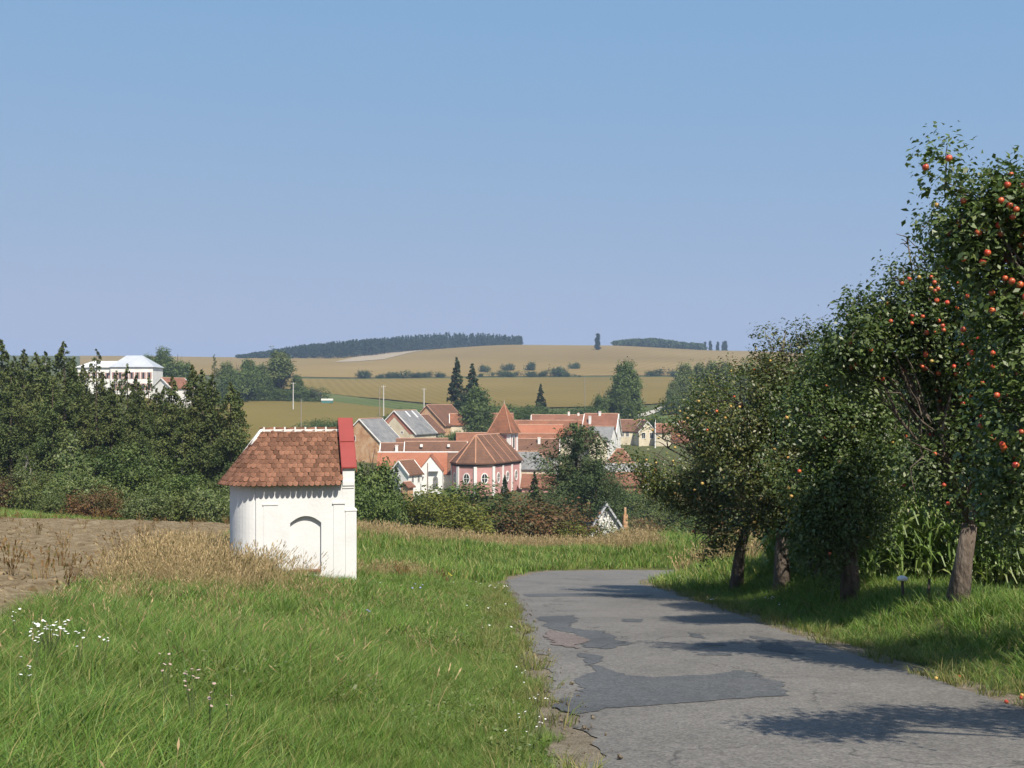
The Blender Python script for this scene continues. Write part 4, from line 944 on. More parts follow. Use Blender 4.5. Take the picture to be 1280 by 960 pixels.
def lay(top, down, lat, near):
    global count
    jit = random.gauss(0, .004)
    M = tile_matrix(Vector(top) + Vector((jit, 0, abs(random.gauss(0, .006)))), down, lat) @ Matrix.Rotation(random.gauss(0, .02), 4, 'Z')
    if near:
        o = link('roof_tile', TILE, roof_o); o.matrix_local = M; count += 1
    else: tile_shape(rest_tiles, M)
for sgn in (-1, 1):
    dv = Vector((0, sgn * RB, EZ - RZH)); SL = dv.length; ex = (SL + .03) / NR
    for r_ in range(NR):
        f = ((r_ + 1) * ex - TL) / SL
        x = XR1 - TW * (.5 if r_ % 2 else 1.0) + .02
        while x > XR0 - .01:
            lay(Vector((x, 1, RZH)) + dv * f, dv, Vector((1, 0, 0)), sgn < 0); x -= TW
for r_ in range(NR):
    f1 = (r_ + 1) / NR; per = [Vector((XR0 - RA * f1 * math.sin(t), 1 - RB * f1 * math.cos(t), 0)) for t in np.linspace(0, math.pi, 60)]
    cum = [0]
    for a, b in zip(per[:-1], per[1:]): cum.append(cum[-1] + (b - a).length)
    nt_ = max(2, round(cum[-1] / TW))
    for k in range(nt_):
        t = float(np.interp((k + (.25 if r_ % 2 else .75)) / nt_ * cum[-1], cum, np.linspace(0, math.pi, 60)))
        bp = Vector((XR0 - RA * math.sin(t), 1 - RB * math.cos(t), EZ)); dv = bp - apexs; lat = Vector((-RA * math.cos(t), RB * math.sin(t), 0)).normalized()
        lay(apexs + dv * (f1 * 1.015 - TL / dv.length), dv, lat, t < 1.75)
rest_tiles.build('roof_tiles_behind', M_tile, roof_o, kind='stuff')
ridge = MB().box(XR0 - .02, XR1 + .0, .93, 1.07, RZH - .06, RZH + .035).build('ridge_mortar', M_mortar, roof_o)
RT = MB().tube([(-.11, 0, 0), (.11, 0, .012)], [.065, .075], 10).mesh('ridge_tile', M_tile, True)
for i in range(7): link('ridge_tile', RT, roof_o, (XR0 + .14 + i * .228, 1, RZH + .0))
NB = MB().box(-.018, .018, -.075, .075, -.05, .085).mesh('mortar_joint', M_mortar)
for i in range(7): link('mortar_joint', NB, roof_o, (XR0 + .03 + i * .228, 1, RZH + .0))
hd = Vector((XR0 - RA * math.sin(1.05), 1 - RB * math.cos(1.05), EZ)) - apexs
mbh = MB(); mbh.tube([apexs + Vector((0, 0, .03)), apexs + hd * .17 + Vector((0, 0, .045)), apexs + hd * .30 + Vector((0, 0, .03))], [.05, .055, .035], 8); mbh.build('hip_mortar', M_mortar, roof_o, True)
hd2 = Vector((XR0 - RA * math.sin(1.9), 1 - RB * math.cos(1.9), EZ)) - apexs
mbh = MB(); mbh.tube([apexs + hd2 * (.05 + .3 * i) + Vector((0, 0, .035)) for i in range(3)], [.05, .045, .04], 8); mbh.build('hip_mortar', M_mortar, roof_o, True)

# ------------------------------------------------------------------ village
def window(parent, face, L, Wd, u, zt, w, h, frame=None, glass=None, arch=False):
    """pane with a frame, standing 3 cm proud of the wall; zt = height of its head"""
    frame = frame or M_white2; glass = glass or M_glass; t = .12
    f = MB(); g = MB()
    f.box(u - w / 2 - t, u - w / 2, 0, .06, zt - h - t, zt + t).box(u + w / 2, u + w / 2 + t, 0, .06, zt - h - t, zt + t).box(u - w / 2, u + w / 2, 0, .06, zt, zt + t).box(u - w / 2, u + w / 2, 0, .06, zt - h - t, zt - h)
    f.box(u - .03, u + .03, .03, .05, zt - h, zt); g.box(u - w / 2, u + w / 2, 0, .03, zt - h, zt)
    rot = {'f-': math.pi, 'f+': 0.0, 'g+': -math.pi / 2, 'g-': math.pi / 2}[face]
    off = {'f-': (0, -Wd / 2, 0), 'f+': (0, Wd / 2, 0), 'g+': (L / 2, 0, 0), 'g-': (-L / 2, 0, 0)}[face]
    o = f.build('window', frame, parent, loc=off, rotz=rot); g.build('pane', glass, o); return o

def house(label, px, py, y, ang, L, Wd, hr, roof, wall, name='house', anchor=None, over=.35, hip=(), wins=(), chim=(), verge=None, ridge=M_ridge, cat='house', gable=None, zfloor=None):
    """px,py,y: the middle of the ridge (or, with anchor, its g- end); ang: ridge heading in degrees"""
    a = math.radians(ang); P = W(px, py, y); dr = Vector((math.cos(a), math.sin(a), 0))
    c = P + dr * L / 2 if anchor else P
    cs = [(c.x + dr.x * sx * L / 2 - dr.y * sy * Wd / 2, c.y + dr.y * sx * L / 2 + dr.x * sy * Wd / 2) for sx in (-1, 1) for sy in (-1, 1)]
    g = min(h1(*q) for q in cs) - .3
    zr = c.z - g; hw = max(zr - hr, 1.2)
    t = thing(name, label, cat, (c.x, c.y, g), a)
    hx, hy = L / 2, Wd / 2; pm, pp_ = ('-' in hip), ('+' in hip); zr = hw + hr
    inm, inp = (hy * .8 if pm else 0), (hy * .8 if pp_ else 0)
    m = MB(); m.poly([(-hx, -hy, 0), (hx, -hy, 0), (hx, -hy, hw), (-hx, -hy, hw)]); m.poly([(hx, hy, 0), (-hx, hy, 0), (-hx, hy, hw), (hx, hy, hw)])
    m.poly([(-hx, hy, 0), (-hx, -hy, 0), (-hx, -hy, hw)] + ([] if pm else [(-hx, 0, zr - .05)]) + [(-hx, hy, hw)])
    m.poly([(hx, -hy, 0), (hx, hy, 0), (hx, hy, hw)] + ([] if pp_ else [(hx, 0, zr - .05)]) + [(hx, -hy, hw)])
    m.build('wall', wall, t)
    o = over; oe = o * hr / hy; rx0 = -hx - (0 if pm else o) + inm; rx1 = hx + (0 if pp_ else o) - inp; ex0 = -hx - o; ex1 = hx + o
    m = MB(); th = (0, 0, .22)
    m.prism([(ex0, -hy - o, hw - oe), (ex1, -hy - o, hw - oe), (rx1, 0, zr), (rx0, 0, zr)], th); m.prism([(ex1, hy + o, hw - oe), (ex0, hy + o, hw - oe), (rx0, 0, zr), (rx1, 0, zr)], th)
    if pm: m.prism([(ex0, hy + o, hw - oe), (ex0, -hy - o, hw - oe), (rx0, 0, zr)], th)
    if pp_: m.prism([(ex1, -hy - o, hw - oe), (ex1, hy + o, hw - oe), (rx1, 0, zr)], th)
    ro = m.build('roof', roof, t)
    m = MB(); m.tube([(rx0, 0, zr + .20), (rx1, 0, zr + .20)], [.16, .16], 6)
    if pm: m.tube([(rx0, 0, zr + .2), (ex0, -hy - o, hw - oe + .22)], [.14, .14], 5).tube([(rx0, 0, zr + .2), (ex0, hy + o, hw - oe + .22)], [.14, .14], 5)
    if pp_: m.tube([(rx1, 0, zr + .2), (ex1, -hy - o, hw - oe + .22)], [.14, .14], 5).tube([(rx1, 0, zr + .2), (ex1, hy + o, hw - oe + .22)], [.14, .14], 5)
    m.build('ridge', ridge, ro)
    if verge:
        for sx, no in ((-1, pm), (1, pp_)):
            if no: continue
            for sy in (-1, 1):
                x0 = sx * (hx + o + .02); MB().prism([(x0, sy * (hy + o), hw - oe - .05), (x0, sy * (hy + o), hw - oe + .26), (x0, 0, zr + .26), (x0, 0, zr - .05)], (-sx * .2, 0, 0)).build('verge', verge, ro)
    if gable:     # raised border of the camera-side gable
        for sy in (-1, 1): MB().prism([(-hx - .06, sy * hy, hw - .1), (-hx - .06, sy * hy * .72, hw - .1), (-hx - .06, 0, zr - 1.5), (-hx - .06, 0, zr - .1)], (.05, 0, 0)).build('gable_border', gable, t)
    for wdw in wins:
        face, u, drop, w, h = wdw[:5]; window(t, face, L, Wd, u, hw - drop, w, h, *(wdw[5:]))
    for cu, cv, ch in chim:
        zc = zr - abs(cv) * hr / hy; cm = MB().box(cu - .3, cu + .3, cv - .3, cv + .3, zc - .4, zc + ch).box(cu - .36, cu + .36, cv - .36, cv + .36, zc + ch, zc + ch + .14).build('chimney', M_white2, t)
        MB().box(cu - .16, cu + .16, cv - .16, cv + .16, zc + ch + .14, zc + ch + .3).build('chimney_pot', M_brickred, cm)
    t['hw'] = hw; t['zr'] = zr
    return t

W2 = lambda face, us, drop, w, h: [(face, u, drop, w, h) for u in us]
house('brick barn with grey roof directly behind the red shrine cap', 449.5, 524.5, 285, 70, 12, 11.5, 5.6, M_slate, M_ochre, 'barn', 'g-', verge=M_white2, cat='barn', wins=[('g-', 1.6, -1.5, .9, 1.1)])
b2 = house('cream gabled barn with grey roof and white skylight strips', 493, 514, 300, 70, 13, 12, 5.8, M_slate, M_cream, 'barn', 'g-', verge=M_mortar, gable=M_brickred, cat='barn', wins=[('g-', 1.6, -1.9, 1.3, 1.9, M_concrete, M_slate), ('g-', -2.2, -.6, .5, .5)])
for k, (u, v0, v1) in enumerate([(-1.0, .06, .30), (3.2, .04, .34)]):
    hw_, zr_ = b2['hw'], b2['zr']; f = lambda u_, v: (u_, -6 * v, zr_ - 5.8 * v + .26)
    MB().prism([f(u, v0), f(u + .8, v0), f(u + .8, v1), f(u, v1)], (0, 0, .05)).build('skylight', M_white_and_glare, b2)
house('tallest brown roofed brick barn beside the dark conifers', 534, 507, 325, 68, 16, 11, 5.5, M_roof_brown, M_ochre, 'barn', 'g-', verge=M_ridge, cat='barn')
house('low brown roofed wing between cream barn and tall brick barn', 521, 519.5, 314, 68, 7, 10, 4.6, M_roof_brown, M_cream, 'outbuilding', 'g-', verge=M_ridge, cat='outbuilding', wins=[('f-', 1.5, .4, 1.6, 2.2), ('f-', -1.5, .6, .8, 1.0)])
house('small red roofed house between tall barn and leafy tree', 576, 518, 330, 4, 6, 7, 2.8, M_roof_mix, M_cream, verge=M_mortar)
house('small red roofed house half hidden by leafy tree left of the spire', 621, 517.5, 335, 4, 9, 8, 3.6, M_roof_red, M_white2)
house('low terracotta roof between leafy tree and church roof', 592, 542, 285, 4, 8, 8, 3.0, M_roof_mix, M_cream)
hb = house('long low house with brown roof and two small roof vents', 545, 553, 262, 2, 13.6, 9, 3.6, M_roof_brown, M_cream, verge=M_mortar)
for u in (-3.2, 2.9): MB().box(u - .3, u + .3, -2.3, -1.4, hb['zr'] - .95, hb['zr'] - .35).build('roof_vent', M_white2, hb)
house('short brown roofed house with white chimney behind the orange roof', 491, 555, 262, 2, 5, 9, 3.6, M_roof_brown, M_cream, verge=M_white2, chim=[(1.0, -2.0, 1.3)])
house('open timber shed between the barns and the long brown house', 528, 549, 283, 2, 12, 5, 1.2, M_roof_brown, M_dark, 'shed', cat='shed')
hb = house('white house with long bright orange roof', 518, 566.5, 240, 2, 14.4, 9, 3.9, M_roof_orange, M_white2, ridge=M_mortar, wins=W2('f-', (-5.5, -3.6), .9, .8, 1.2))
hb = house('white gabled front wing with arched doorway below the orange roof', 538, 570.5, 229.5, 91, 7, 4.7, 2.9, M_roof_orange, M_white2, anchor='g-', over=.12, ridge=M_roof_orange)
ad = MB(); ad.prism([(0, -.5, 0)] + [(0, .5 * math.cos(t), 1.9 + .55 * math.sin(t)) for t in np.linspace(math.pi, 0, 9)] + [(0, .5, 0)], (.06, 0, 0)); ad.build('door', M_slate, hb, loc=(-3.56, -1.0, hb['hw'] - 3.5))
for u, w_, dz in ((-.6, 1.9, -.15), (1.9, 1.2, -1.2)): MB().box(-4.2, -3.5, u - w_ / 2, u + w_ / 2, 0, .14).build('canopy', M_slate, hb, loc=(0, 0, hb['hw'] + dz))
house('brown roofed end of the orange roofed house beside the church', 568.5, 566.5, 240, 2, 2.2, 9, 3.9, M_roof_brown, M_white2, ridge=M_mortar)
house('small white cottage with brown roof before the orange roof', 499, 577, 222, 58, 4.4, 4.4, 2.3, M_roof_brown, M_white2, 'cottage', 'g-', verge=M_white2, cat='cottage', wins=[('f-', -1.0, .5, .6, 1.2), ('f-', .9, .5, .6, 1.2), ('g-', .4, .6, .7, 1.0)])
house('orange plastered shed at the foot of the small white cottage', 505.5, 604, 212, 58, 1.6, 1.6, .6, M_roof_red, M_ochre, 'shed', 'g-', cat='shed')
hb = house('grey roofed building with cream wall right beside the church', 664, 565.5, 246, -4, 9.5, 8, 3.2, M_slate, M_cream, hip=('+',), cat='building', name='building')
house('red roofed shed half hidden by trees right of the church', 674, 594, 238, -8, 6.5, 5, 2.2, M_roof_red, M_pink, 'shed', cat='shed')
house('white house with dark brown roof and white chimney behind the church', 673, 549.5, 268, -3, 9.4, 9, 3.6, M_roof_brown, M_white2, verge=M_white2, chim=[(.2, -1.2, 1.4)])
house('terracotta ridge roof just behind the dark brown house', 668, 543, 279, -3, 10, 6, 2.2, M_roof_mix, M_cream)
house('orange roofed house in the middle of the village right of the spire', 676, 532, 288, -2, 10.5, 7, 2.6, M_roof_orange, M_cream, wins=())
house('longest terracotta roof reaching right from the spire', 692, 526.5, 306, -2, 20, 9, 3.4, M_roof_mix, M_cream, ridge=M_ridge)
house('rearmost long red roof with small chimneys behind the village', 703, 519.5, 326, -2, 17, 8, 2.8, M_roof_red, M_cream, verge=M_mortar, chim=[(1.8, 0, .9), (4.5, 0, .6)])
house('tall white house with red roof and two white chimneys', 752, 518, 298, -14, 8.4, 10, 5.0, M_roof_red, M_white2, verge=M_white2, chim=[(-2.6, -2.4, 1.9), (-.4, -.3, .9)], wins=W2('g+', (-2.5, 0, 2.5), .8, .9, 1.4))
house('white house with slate roof and a row of windows beside the tall red roofed house', 752, 534, 284, -18, 6.0, 8, 3.2, M_slate, M_white2, over=.2, wins=W2('f-', (-1.9, -.65, .65, 1.9), .55, .7, 1.7))
house('small cream gabled house with brown roof behind the pine', 747.5, 543, 276, 118, 7, 5.0, 2.7, M_roof_brown, M_cream, anchor='g-')
house('cottage with brown roof and a row of windows at the village edge', 786, 525.5, 326, -2, 8.4, 7, 2.8, M_roof_brown, M_cream, 'cottage', cat='cottage', wins=W2('f-', (-3, -1.4, .6, 2.0), .3, .7, 1.3))
house('cream gable with two dark windows adjoining the brown roofed cottage', 809.5, 527.5, 318, 100, 6, 4.9, 2.8, M_roof_brown, M_cream, 'cottage', 'g-', over=.2, verge=M_white2, cat='cottage', wins=W2('g-', (-1.15, 1.15), .15, .95, 1.5))
house('house with white edged gable farthest right in the village', 844.5, 527.5, 322, 62, 8, 7.0, 3.4, M_roof_red, M_brickred, anchor='g-', verge=M_white2, chim=[(3, 0, .7)])
house('little red roof just left of the white edged gable', 829, 530.5, 318, -5, 4, 5, 2.0, M_roof_red, M_cream)
house('small tent shaped red roof in the hollow behind the pine', 775, 562, 262, -8, 5.4, 5, 2.9, M_roof_red, M_cream, hip=('+', '-'), over=.5)
house('long flat shed with pale grey roof beside the pine', 783, 580, 236, -3, 9, 5.5, 1.8, surf('pale_grey_sheet', [(.26, .25, .25), (.34, .33, .33)], scale=.5, rough=.8), M_white2, 'shed', cat='shed')
house('low red shed in the hollow below the grey flat roof', 779, 592, 222, -6, 7.5, 5, 1.9, M_roof_red, M_brickred, 'shed', cat='shed')
hb = house('white cottage gable with steep grey roof peeping over the crest', 757.5, 631.5, 112, 104, 5.5, 6.4, 4.6, M_slate, M_white2, 'cottage', 'g-', over=.3, verge=M_metal_roof, cat='cottage', ridge=M_slate, wins=[('g-', 0, -1.6, .9, 1.0)])
MB().box(-.22, .22, -.22, .22, 0, 3.6).box(-.1, .1, -.1, .1, 3.6, 4.3).build('chimney', M_ochre, hb, loc=(-2.3, -2.1, hb['zr'] - 4.6))

# school on the left hill
sch = thing('school_building', 'large pale school with grey metal hip roof above the dark trees', 'school', (0, 0, 0))
P = W(164.5, 459, 350); c = Vector((P.x, P.y + 5, 0)); g = h1(c.x, c.y) - 1; sch.location = (c.x, c.y, g); ez = P.z - g
M_panel = surf('red_brown_panel', [(.36, .22, .19), (.44, .28, .25)], scale=.6)
MB().box(-6.4, 6.4, -5, 5, 0, ez).build('wall', M_white2, sch)
rf = MB(); rf.prism([(-6.8, -5.4, ez), (6.8, -5.4, ez), (1.8, 0, ez + 3.6), (-3.2, 0, ez + 3.6)], (0, 0, .12)); rf.prism([(6.8, 5.4, ez), (-6.8, 5.4, ez), (-3.2, 0, ez + 3.6), (1.8, 0, ez + 3.6)], (0, 0, .12)); rf.prism([(6.8, -5.4, ez), (6.8, 5.4, ez), (1.8, 0, ez + 3.6)], (0, 0, .12)); rf.prism([(-6.8, 5.4, ez), (-6.8, -5.4, ez), (-3.2, 0, ez + 3.6)], (0, 0, .12)); rf.build('roof', M_metal_roof, sch)
for row, drop in enumerate((1.5, 4.9)):
    for k in range(7):
        u = -5.2 + k * 1.75; f = MB().box(u - .75, u + .75, 0, .06, ez - drop - 2.0, ez - drop).build('window', M_panel, sch, loc=(0, -5.07, 0)); MB().box(u - .3, u + .3, -.02, 0, ez - drop - 1.9, ez - drop - .1).build('pane', M_glass, f)
MB().box(-17, -6.41, -3.5, 4, 0, ez - .05).build('wing', M_white2, sch)
rf = MB(); rf.prism([(-17.3, -4, ez - .05), (-6.0, -4, ez - .05), (-6.0, .2, ez + 1.9), (-13.5, .2, ez + 1.9)], (0, 0, .12)); rf.prism([(-6.0, 4.4, ez - .05), (-17.3, 4.4, ez - .05), (-13.5, .2, ez + 1.9), (-6.0, .2, ez + 1.9)], (0, 0, .12)); rf.prism([(-17.3, 4.4, ez - .05), (-17.3, -4, ez - .05), (-13.5, .2, ez + 1.9)], (0, 0, .12)); rf.build('wing_roof', M_white_and_glare, sch)  # glare on the metal painted in as a white roof colour
for k in range(5):
    u = -15.8 + k * 2.0; f = MB().box(u - .7, u + .7, 0, .06, ez - 3.4, ez - 1.6).build('window', M_panel, sch, loc=(0, -3.57, 0)); MB().box(u - .3, u + .3, -.02, 0, ez - 3.3, ez - 1.7).build('pane', M_glass, f)
house('white gabled annex with red roof at the end of the pale school', 202, 473, 338, 62, 9, 7.5, 2.8, M_roof_red, M_white2, 'annex', 'g-', verge=M_white2, cat='building')

# church
CH = W(605, 580, 226); zg = h1(CH.x, CH.y) - .4
ax = math.radians(90 - 23); s8 = 3.8; WN = s8 * (1 + math.sqrt(2)); LN = 14.0
church = thing('church', 'pink village church with white pilasters, brown roof and spired tower', 'church', (0, 0, 0), ax)
ez = EYE - (580 - HOR) / FPX * 228 - zg
hN = WN / 2; q = s8 / math.sqrt(2)
plan = [(0, -hN), (-q, -s8 / 2), (-q, s8 / 2), (0, hN), (LN, hN), (LN, -hN)]      # local x runs along the nave, apse at -q
ctr = W(590.5, 580, 231); church.location = (ctr.x, ctr.y, zg)
m = MB()
for (a, b), (c, d) in zip(plan, plan[1:] + plan[:1]): m.poly([(a, b, 0), (a, b, ez), (c, d, ez), (c, d, 0)])
m.build('wall', M_pink, church)
o = .45; zR = ez + 5.3; ap = (1.6, 0, zR); e2 = (LN + .3, 0, zR)
ov = [(0.1, -hN - o), (-q - o, -s8 / 2 - .2), (-q - o, s8 / 2 + .2), (0.1, hN + o), (LN + .3, hN + o), (LN + .3, -hN - o)]
V3 = lambda p: (p[0], p[1], ez - .1)
m = MB(); th = (0, 0, .25)
m.prism([V3(ov[0]), V3(ov[1]), ap], th) ; m.prism([V3(ov[1]), V3(ov[2]), ap], th); m.prism([V3(ov[2]), V3(ov[3]), ap], th); m.prism([V3(ov[3]), V3(ov[4]), e2, ap], th); m.prism([V3(ov[5]), V3(ov[0]), ap, e2], th)
cr = m.build('roof', M_roof_brown, church)
M_hip = surf('orange_hip_tiles', [(.33, .165, .10), (.42, .23, .15)], scale=1.2, rough=.9)
for p in ov[:4]: MB().tube([(p[0], p[1], ez + .17), (ap[0], 0, zR + .25)], [.15, .15], 6).build('hip_tiles', M_hip, cr)
MB().tube([(ap[0], 0, zR + .22), (e2[0], 0, zR + .22)], [.17, .17], 6).build('ridge', M_ridge, cr)
for x in (4.5, 8.2, 11.6): MB().tube([(x, -hN - o, ez + .15), (x, -.1, zR + .2)], [.09, .09], 5).build('tile_rib', M_hip, cr)
MB().poly([(LN, -hN, ez), (LN, hN, ez), (LN, 0, zR)]).build('gable', M_pink, church)
m = MB()
for (a, b), (c, d) in zip(plan, plan[1:] + plan[:1]):
    u = Vector((c - a, d - b, 0)).normalized(); nrm = Vector((u.y, -u.x, 0))
    nrm = nrm if nrm.dot(Vector((a + c, b + d, 0)) / 2 - Vector((LN / 2, 0, 0))) > 0 else -nrm
    m.prism([Vector((a, b, ez - .55)) + nrm * .02, Vector((c, d, ez - .55)) + nrm * .02, Vector((c, d, ez - .12)) + nrm * .02, Vector((a, b, ez - .12)) + nrm * .02], nrm * .16)
m.build('cornice', M_dark, church)
def ch_face(pt, nrm):
    """frame on a church wall: x along wall, y outwards"""
    return math.atan2(nrm[1], nrm[0]) - math.pi / 2
def pilaster(x, y, nx_, ny_, w=.62):
    MB().box(-w / 2, w / 2, -.05, .16, 0, ez - .56).build('pilaster', M_white2, church, loc=(x, y, 0), rotz=math.atan2(ny_, nx_) - math.pi / 2)
def oval(x, y, nx_, ny_, zc, rx=.60, rz=.92):
    rz_ = math.atan2(ny_, nx_) - math.pi / 2; m = MB(); n = 20
    for i in range(n):
        t0, t1 = 6.283 * i / n, 6.283 * (i + 1) / n
        m.prism([(rx * math.cos(t0), 0, rz * math.sin(t0)), (rx * math.cos(t1), 0, rz * math.sin(t1)), (rx * 1.32 * math.cos(t1), 0, rz * 1.22 * math.sin(t1)), (rx * 1.32 * math.cos(t0), 0, rz * 1.22 * math.sin(t0))], (0, .1, 0))
    w = m.build('window', M_white2, church, loc=(x + nx_ * .02, y + ny_ * .02, zc), rotz=rz_)
    g_ = MB(); g_.prism([(rx * math.cos(t), 0, rz * math.sin(t)) for t in np.linspace(0, 6.283, 21)[:-1]], (0, .04, 0)); g_.build('pane', M_glass, w)
    MB().box(-.04, .04, .045, .07, -rz, rz).box(-rx, rx, .045, .07, -.04, .04).build('glazing_bar', M_white2, w)
c45 = math.cos(math.pi / 4); t8 = math.radians(22.5)
for (x, y_), n_ in zip(plan[:4], [(-math.sin(t8), -math.cos(t8)), (-math.cos(t8), -math.sin(t8)), (-math.cos(t8), math.sin(t8)), (-math.sin(t8), math.cos(t8))]): pilaster(x, y_, *n_)
for x in (4.6, 9.2, LN - .35): pilaster(x, -hN, 0, -1); pilaster(x, hN, 0, 1)
zc = ez - 2.9
for a, b in zip(plan[:3], plan[1:4]):
    mx_, my_ = (a[0] + b[0]) / 2, (a[1] + b[1]) / 2; u = Vector((b[0] - a[0], b[1] - a[1], 0)).normalized(); nn = (-abs(u.y), u.x if my_ > 0 else -abs(u.x)) if abs(my_) > .1 else (-1, 0)
    oval(mx_, my_, nn[0], nn[1], zc)
for x in (2.3, 6.9, 11.4): oval(x, -hN, 0, -1, zc); oval(x, hN, 0, 1, zc)
# tower
tx0 = LN + 2.0; tz = EYE - (541 - HOR) / FPX * 247 - zg; tr = EYE - (505 - HOR) / FPX * 247 - zg; ht = 2.1
tw = MB().box(tx0 - ht, tx0 + ht, -ht, ht, 0, tz).build('tower', M_pink, church)
for sx in (-1, 1):
    for sy in (-1, 1): MB().box(-.36, .36, -.36, .36, 0, tz - .3).build('corner_pilaster', M_white2, tw, loc=(tx0 + sx * (ht - .25), sy * (ht - .25), 0))
for rz_, off in ((0, (0, -ht)), (math.pi / 2, (ht, 0)), (-math.pi / 2, (-ht, 0)), (math.pi, (0, ht))):
    f = MB().box(-.75, .75, -.08, 0, tz - 3.4, tz - .5).build('belfry_window', M_white2, tw, loc=(tx0 + off[0], off[1], 0), rotz=rz_); MB().box(-.38, .38, -.11, -.08, tz - 3.1, tz - .9).build('louvre', M_dark, f)
MB().box(tx0 - ht - .15, tx0 + ht + .15, -ht - .15, ht + .15, tz - .3, tz).build('tower_cornice', M_white2, tw)
so = 2.75; m = MB(); cs = [(tx0 - so, -so, tz + .0), (tx0 + so, -so, tz + .0), (tx0 + so, so, tz + .0), (tx0 - so, so, tz + .0)]
for i in range(4): m.poly([cs[i], cs[(i + 1) % 4], (tx0, 0, tr)])
m.poly(cs[::-1]); sp = m.build('spire', M_roof_mix, church)
for p in cs: MB().tube([(p[0], p[1], p[2] + .05), (tx0, 0, tr + .05)], [.13, .1], 5).build('hip_tiles', M_hip, sp)
MB().tube([(tx0, 0, tr), (tx0, 0, tr + .9)], [.07, .03], 5).build('finial', M_concrete, sp)

# ------------------------------------------------------------------ tree and bush kinds
def kind_broad(seed, h, r0, mat, n_tw=900, per=9, size=.30, trunk=M_trunk, nl=9, low=.22, wide=1.0, tw=None, top=.5):
    r = np.random.default_rng(seed); lobes = []
    for k in range(nl):
        t = k / (nl - 1); z = h * (low + (.93 - low) * t); env = math.sin(min(1, .25 + .9 * t) * math.pi) ** .6 if t < .95 else .35
        a = k * 2.4 + r.random(); rr = r0 * env * wide * .55 * (1 - .3 * r.random())
        s = r0 * (.50 + .18 * r.random()) * (.6 + .4 * env); lobes.append((math.cos(a) * rr, math.sin(a) * rr, z - s * .3 * t, s, s, s * .85))
    lobes.append((0, 0, h * .55, r0 * .6, r0 * .6, h * .28))
    cm = crown_mesh('crown', lobes, n_tw, per, size, mat, seed, tw=tw or size * 2.2, shell=.45)
    wm = wood_mesh('trunk', h * .022, (0, 0, h * max(low * .9, .12)), [(l[0], l[1], l[2], l[3], l[4], l[5]) for l in lobes], trunk, seed, sub=2)
    return cm, wm, h
def kind_bush(seed, h, w, mat, n_tw=700, per=9, size=.16, nl=8):
    r = np.random.default_rng(seed); lobes = []
    for k in range(nl):
        a = r.random() * 6.28; rr = w * .5 * math.sqrt(r.random()) * .85; s = h * (.28 + .18 * r.random()); z = s * .8 + (h - 1.9 * s) * r.random() * (1 - rr / w)
        lobes.append((math.cos(a) * rr, math.sin(a) * rr, max(z, s * .55), s * 1.15, s * 1.15, s))
    lobes.append((0, 0, h * .5, w * .3, w * .3, h * .46))
    return crown_mesh('crown', lobes, n_tw, per, size, mat, seed, tw=size * 2, shell=.5), wood_mesh('trunk', h * .02 + .02, (0, 0, h * .12), lobes, M_trunk, seed, sub=2), h
def place(name, label, cat, kind, px, py_top, y, group=None, wide=1.0, dz=0.0):
    b = GP(px, y); zt = EYE - (py_top - HOR) / FPX * y; s = max(zt - b.z, .4) / kind[2]
    t = put_tree(name, label, cat, kind[0], kind[1], b, 1.0, rng.random() * 6.28, group); t.scale = (s * wide, s * wide, s); return t

K_larch = [(conifer_mesh('crown', 13, 2.5 + .25 * i, 500 + i, L_larch, size=.22, nb=210, per=130, droop=.16, low=.05, ragged=.24, power=.86, hang=.5, fluff=.09, asp=.42), conifer_wood('trunk', 13, 3.0, 500 + i, M_birch if i == 1 else M_trunk, .15), 13) for i in range(5)]
K_thin = [(conifer_mesh('crown', 12, 1.7, 520 + i, L_larch, size=.22, nb=110, per=70, droop=.1, low=.1, ragged=.35, power=.7, hang=.4), conifer_wood('trunk', 12, 1.7, 520 + i, M_trunk, .11), 12) for i in range(2)]
larches = [(146, 464, 97, 9), (171, 468, 99, 9), (-28, 428, 98, 1), (2, 424, 101, 0), (29, 437, 106, 2), (45, 441, 100, 3), (57, 440, 109, 1), (80, 427, 98, 4), (103, 456, 103, 2), (121, 437, 99, 9), (140, 480, 95, 0), (159, 455, 101, 9), (176, 482, 97, 3), (196, 486, 100, 1), (215, 470, 97, 2), (240, 456, 95, 4), (265, 468, 94, 0), (288, 478, 92, 3), (14, 462, 95, 4), (66, 474, 94, 3), (104, 490, 95, 0), (178, 510, 93, 4), (228, 505, 93, 1)]
larches += [(18, 446, 108, 1), (92, 446, 106, 3), (130, 468, 104, 4), (168, 476, 104, 0), (186, 470, 102, 9), (206, 482, 104, 4), (252, 462, 101, 3), (298, 490, 96, 1)]
larches.sort()
seen = 0
for (px, pt, y, k) in larches:
    kd = K_thin[px % 2] if k == 9 else K_larch[k]
    if px < -10: lab = 'dark larch just outside the picture beside the larch row'
    else:
        lab = '%s larch counted from the picture edge in the dark row behind the field' % ORD[seen]; seen += 1
    if px == 298: lab = 'larch standing nearest the shrine roof in the dark larch row'
    place('larch_tree', lab, 'tree', kd, px, pt, y, 'larches behind the bare field', wide=.98 if k != 9 else .9)

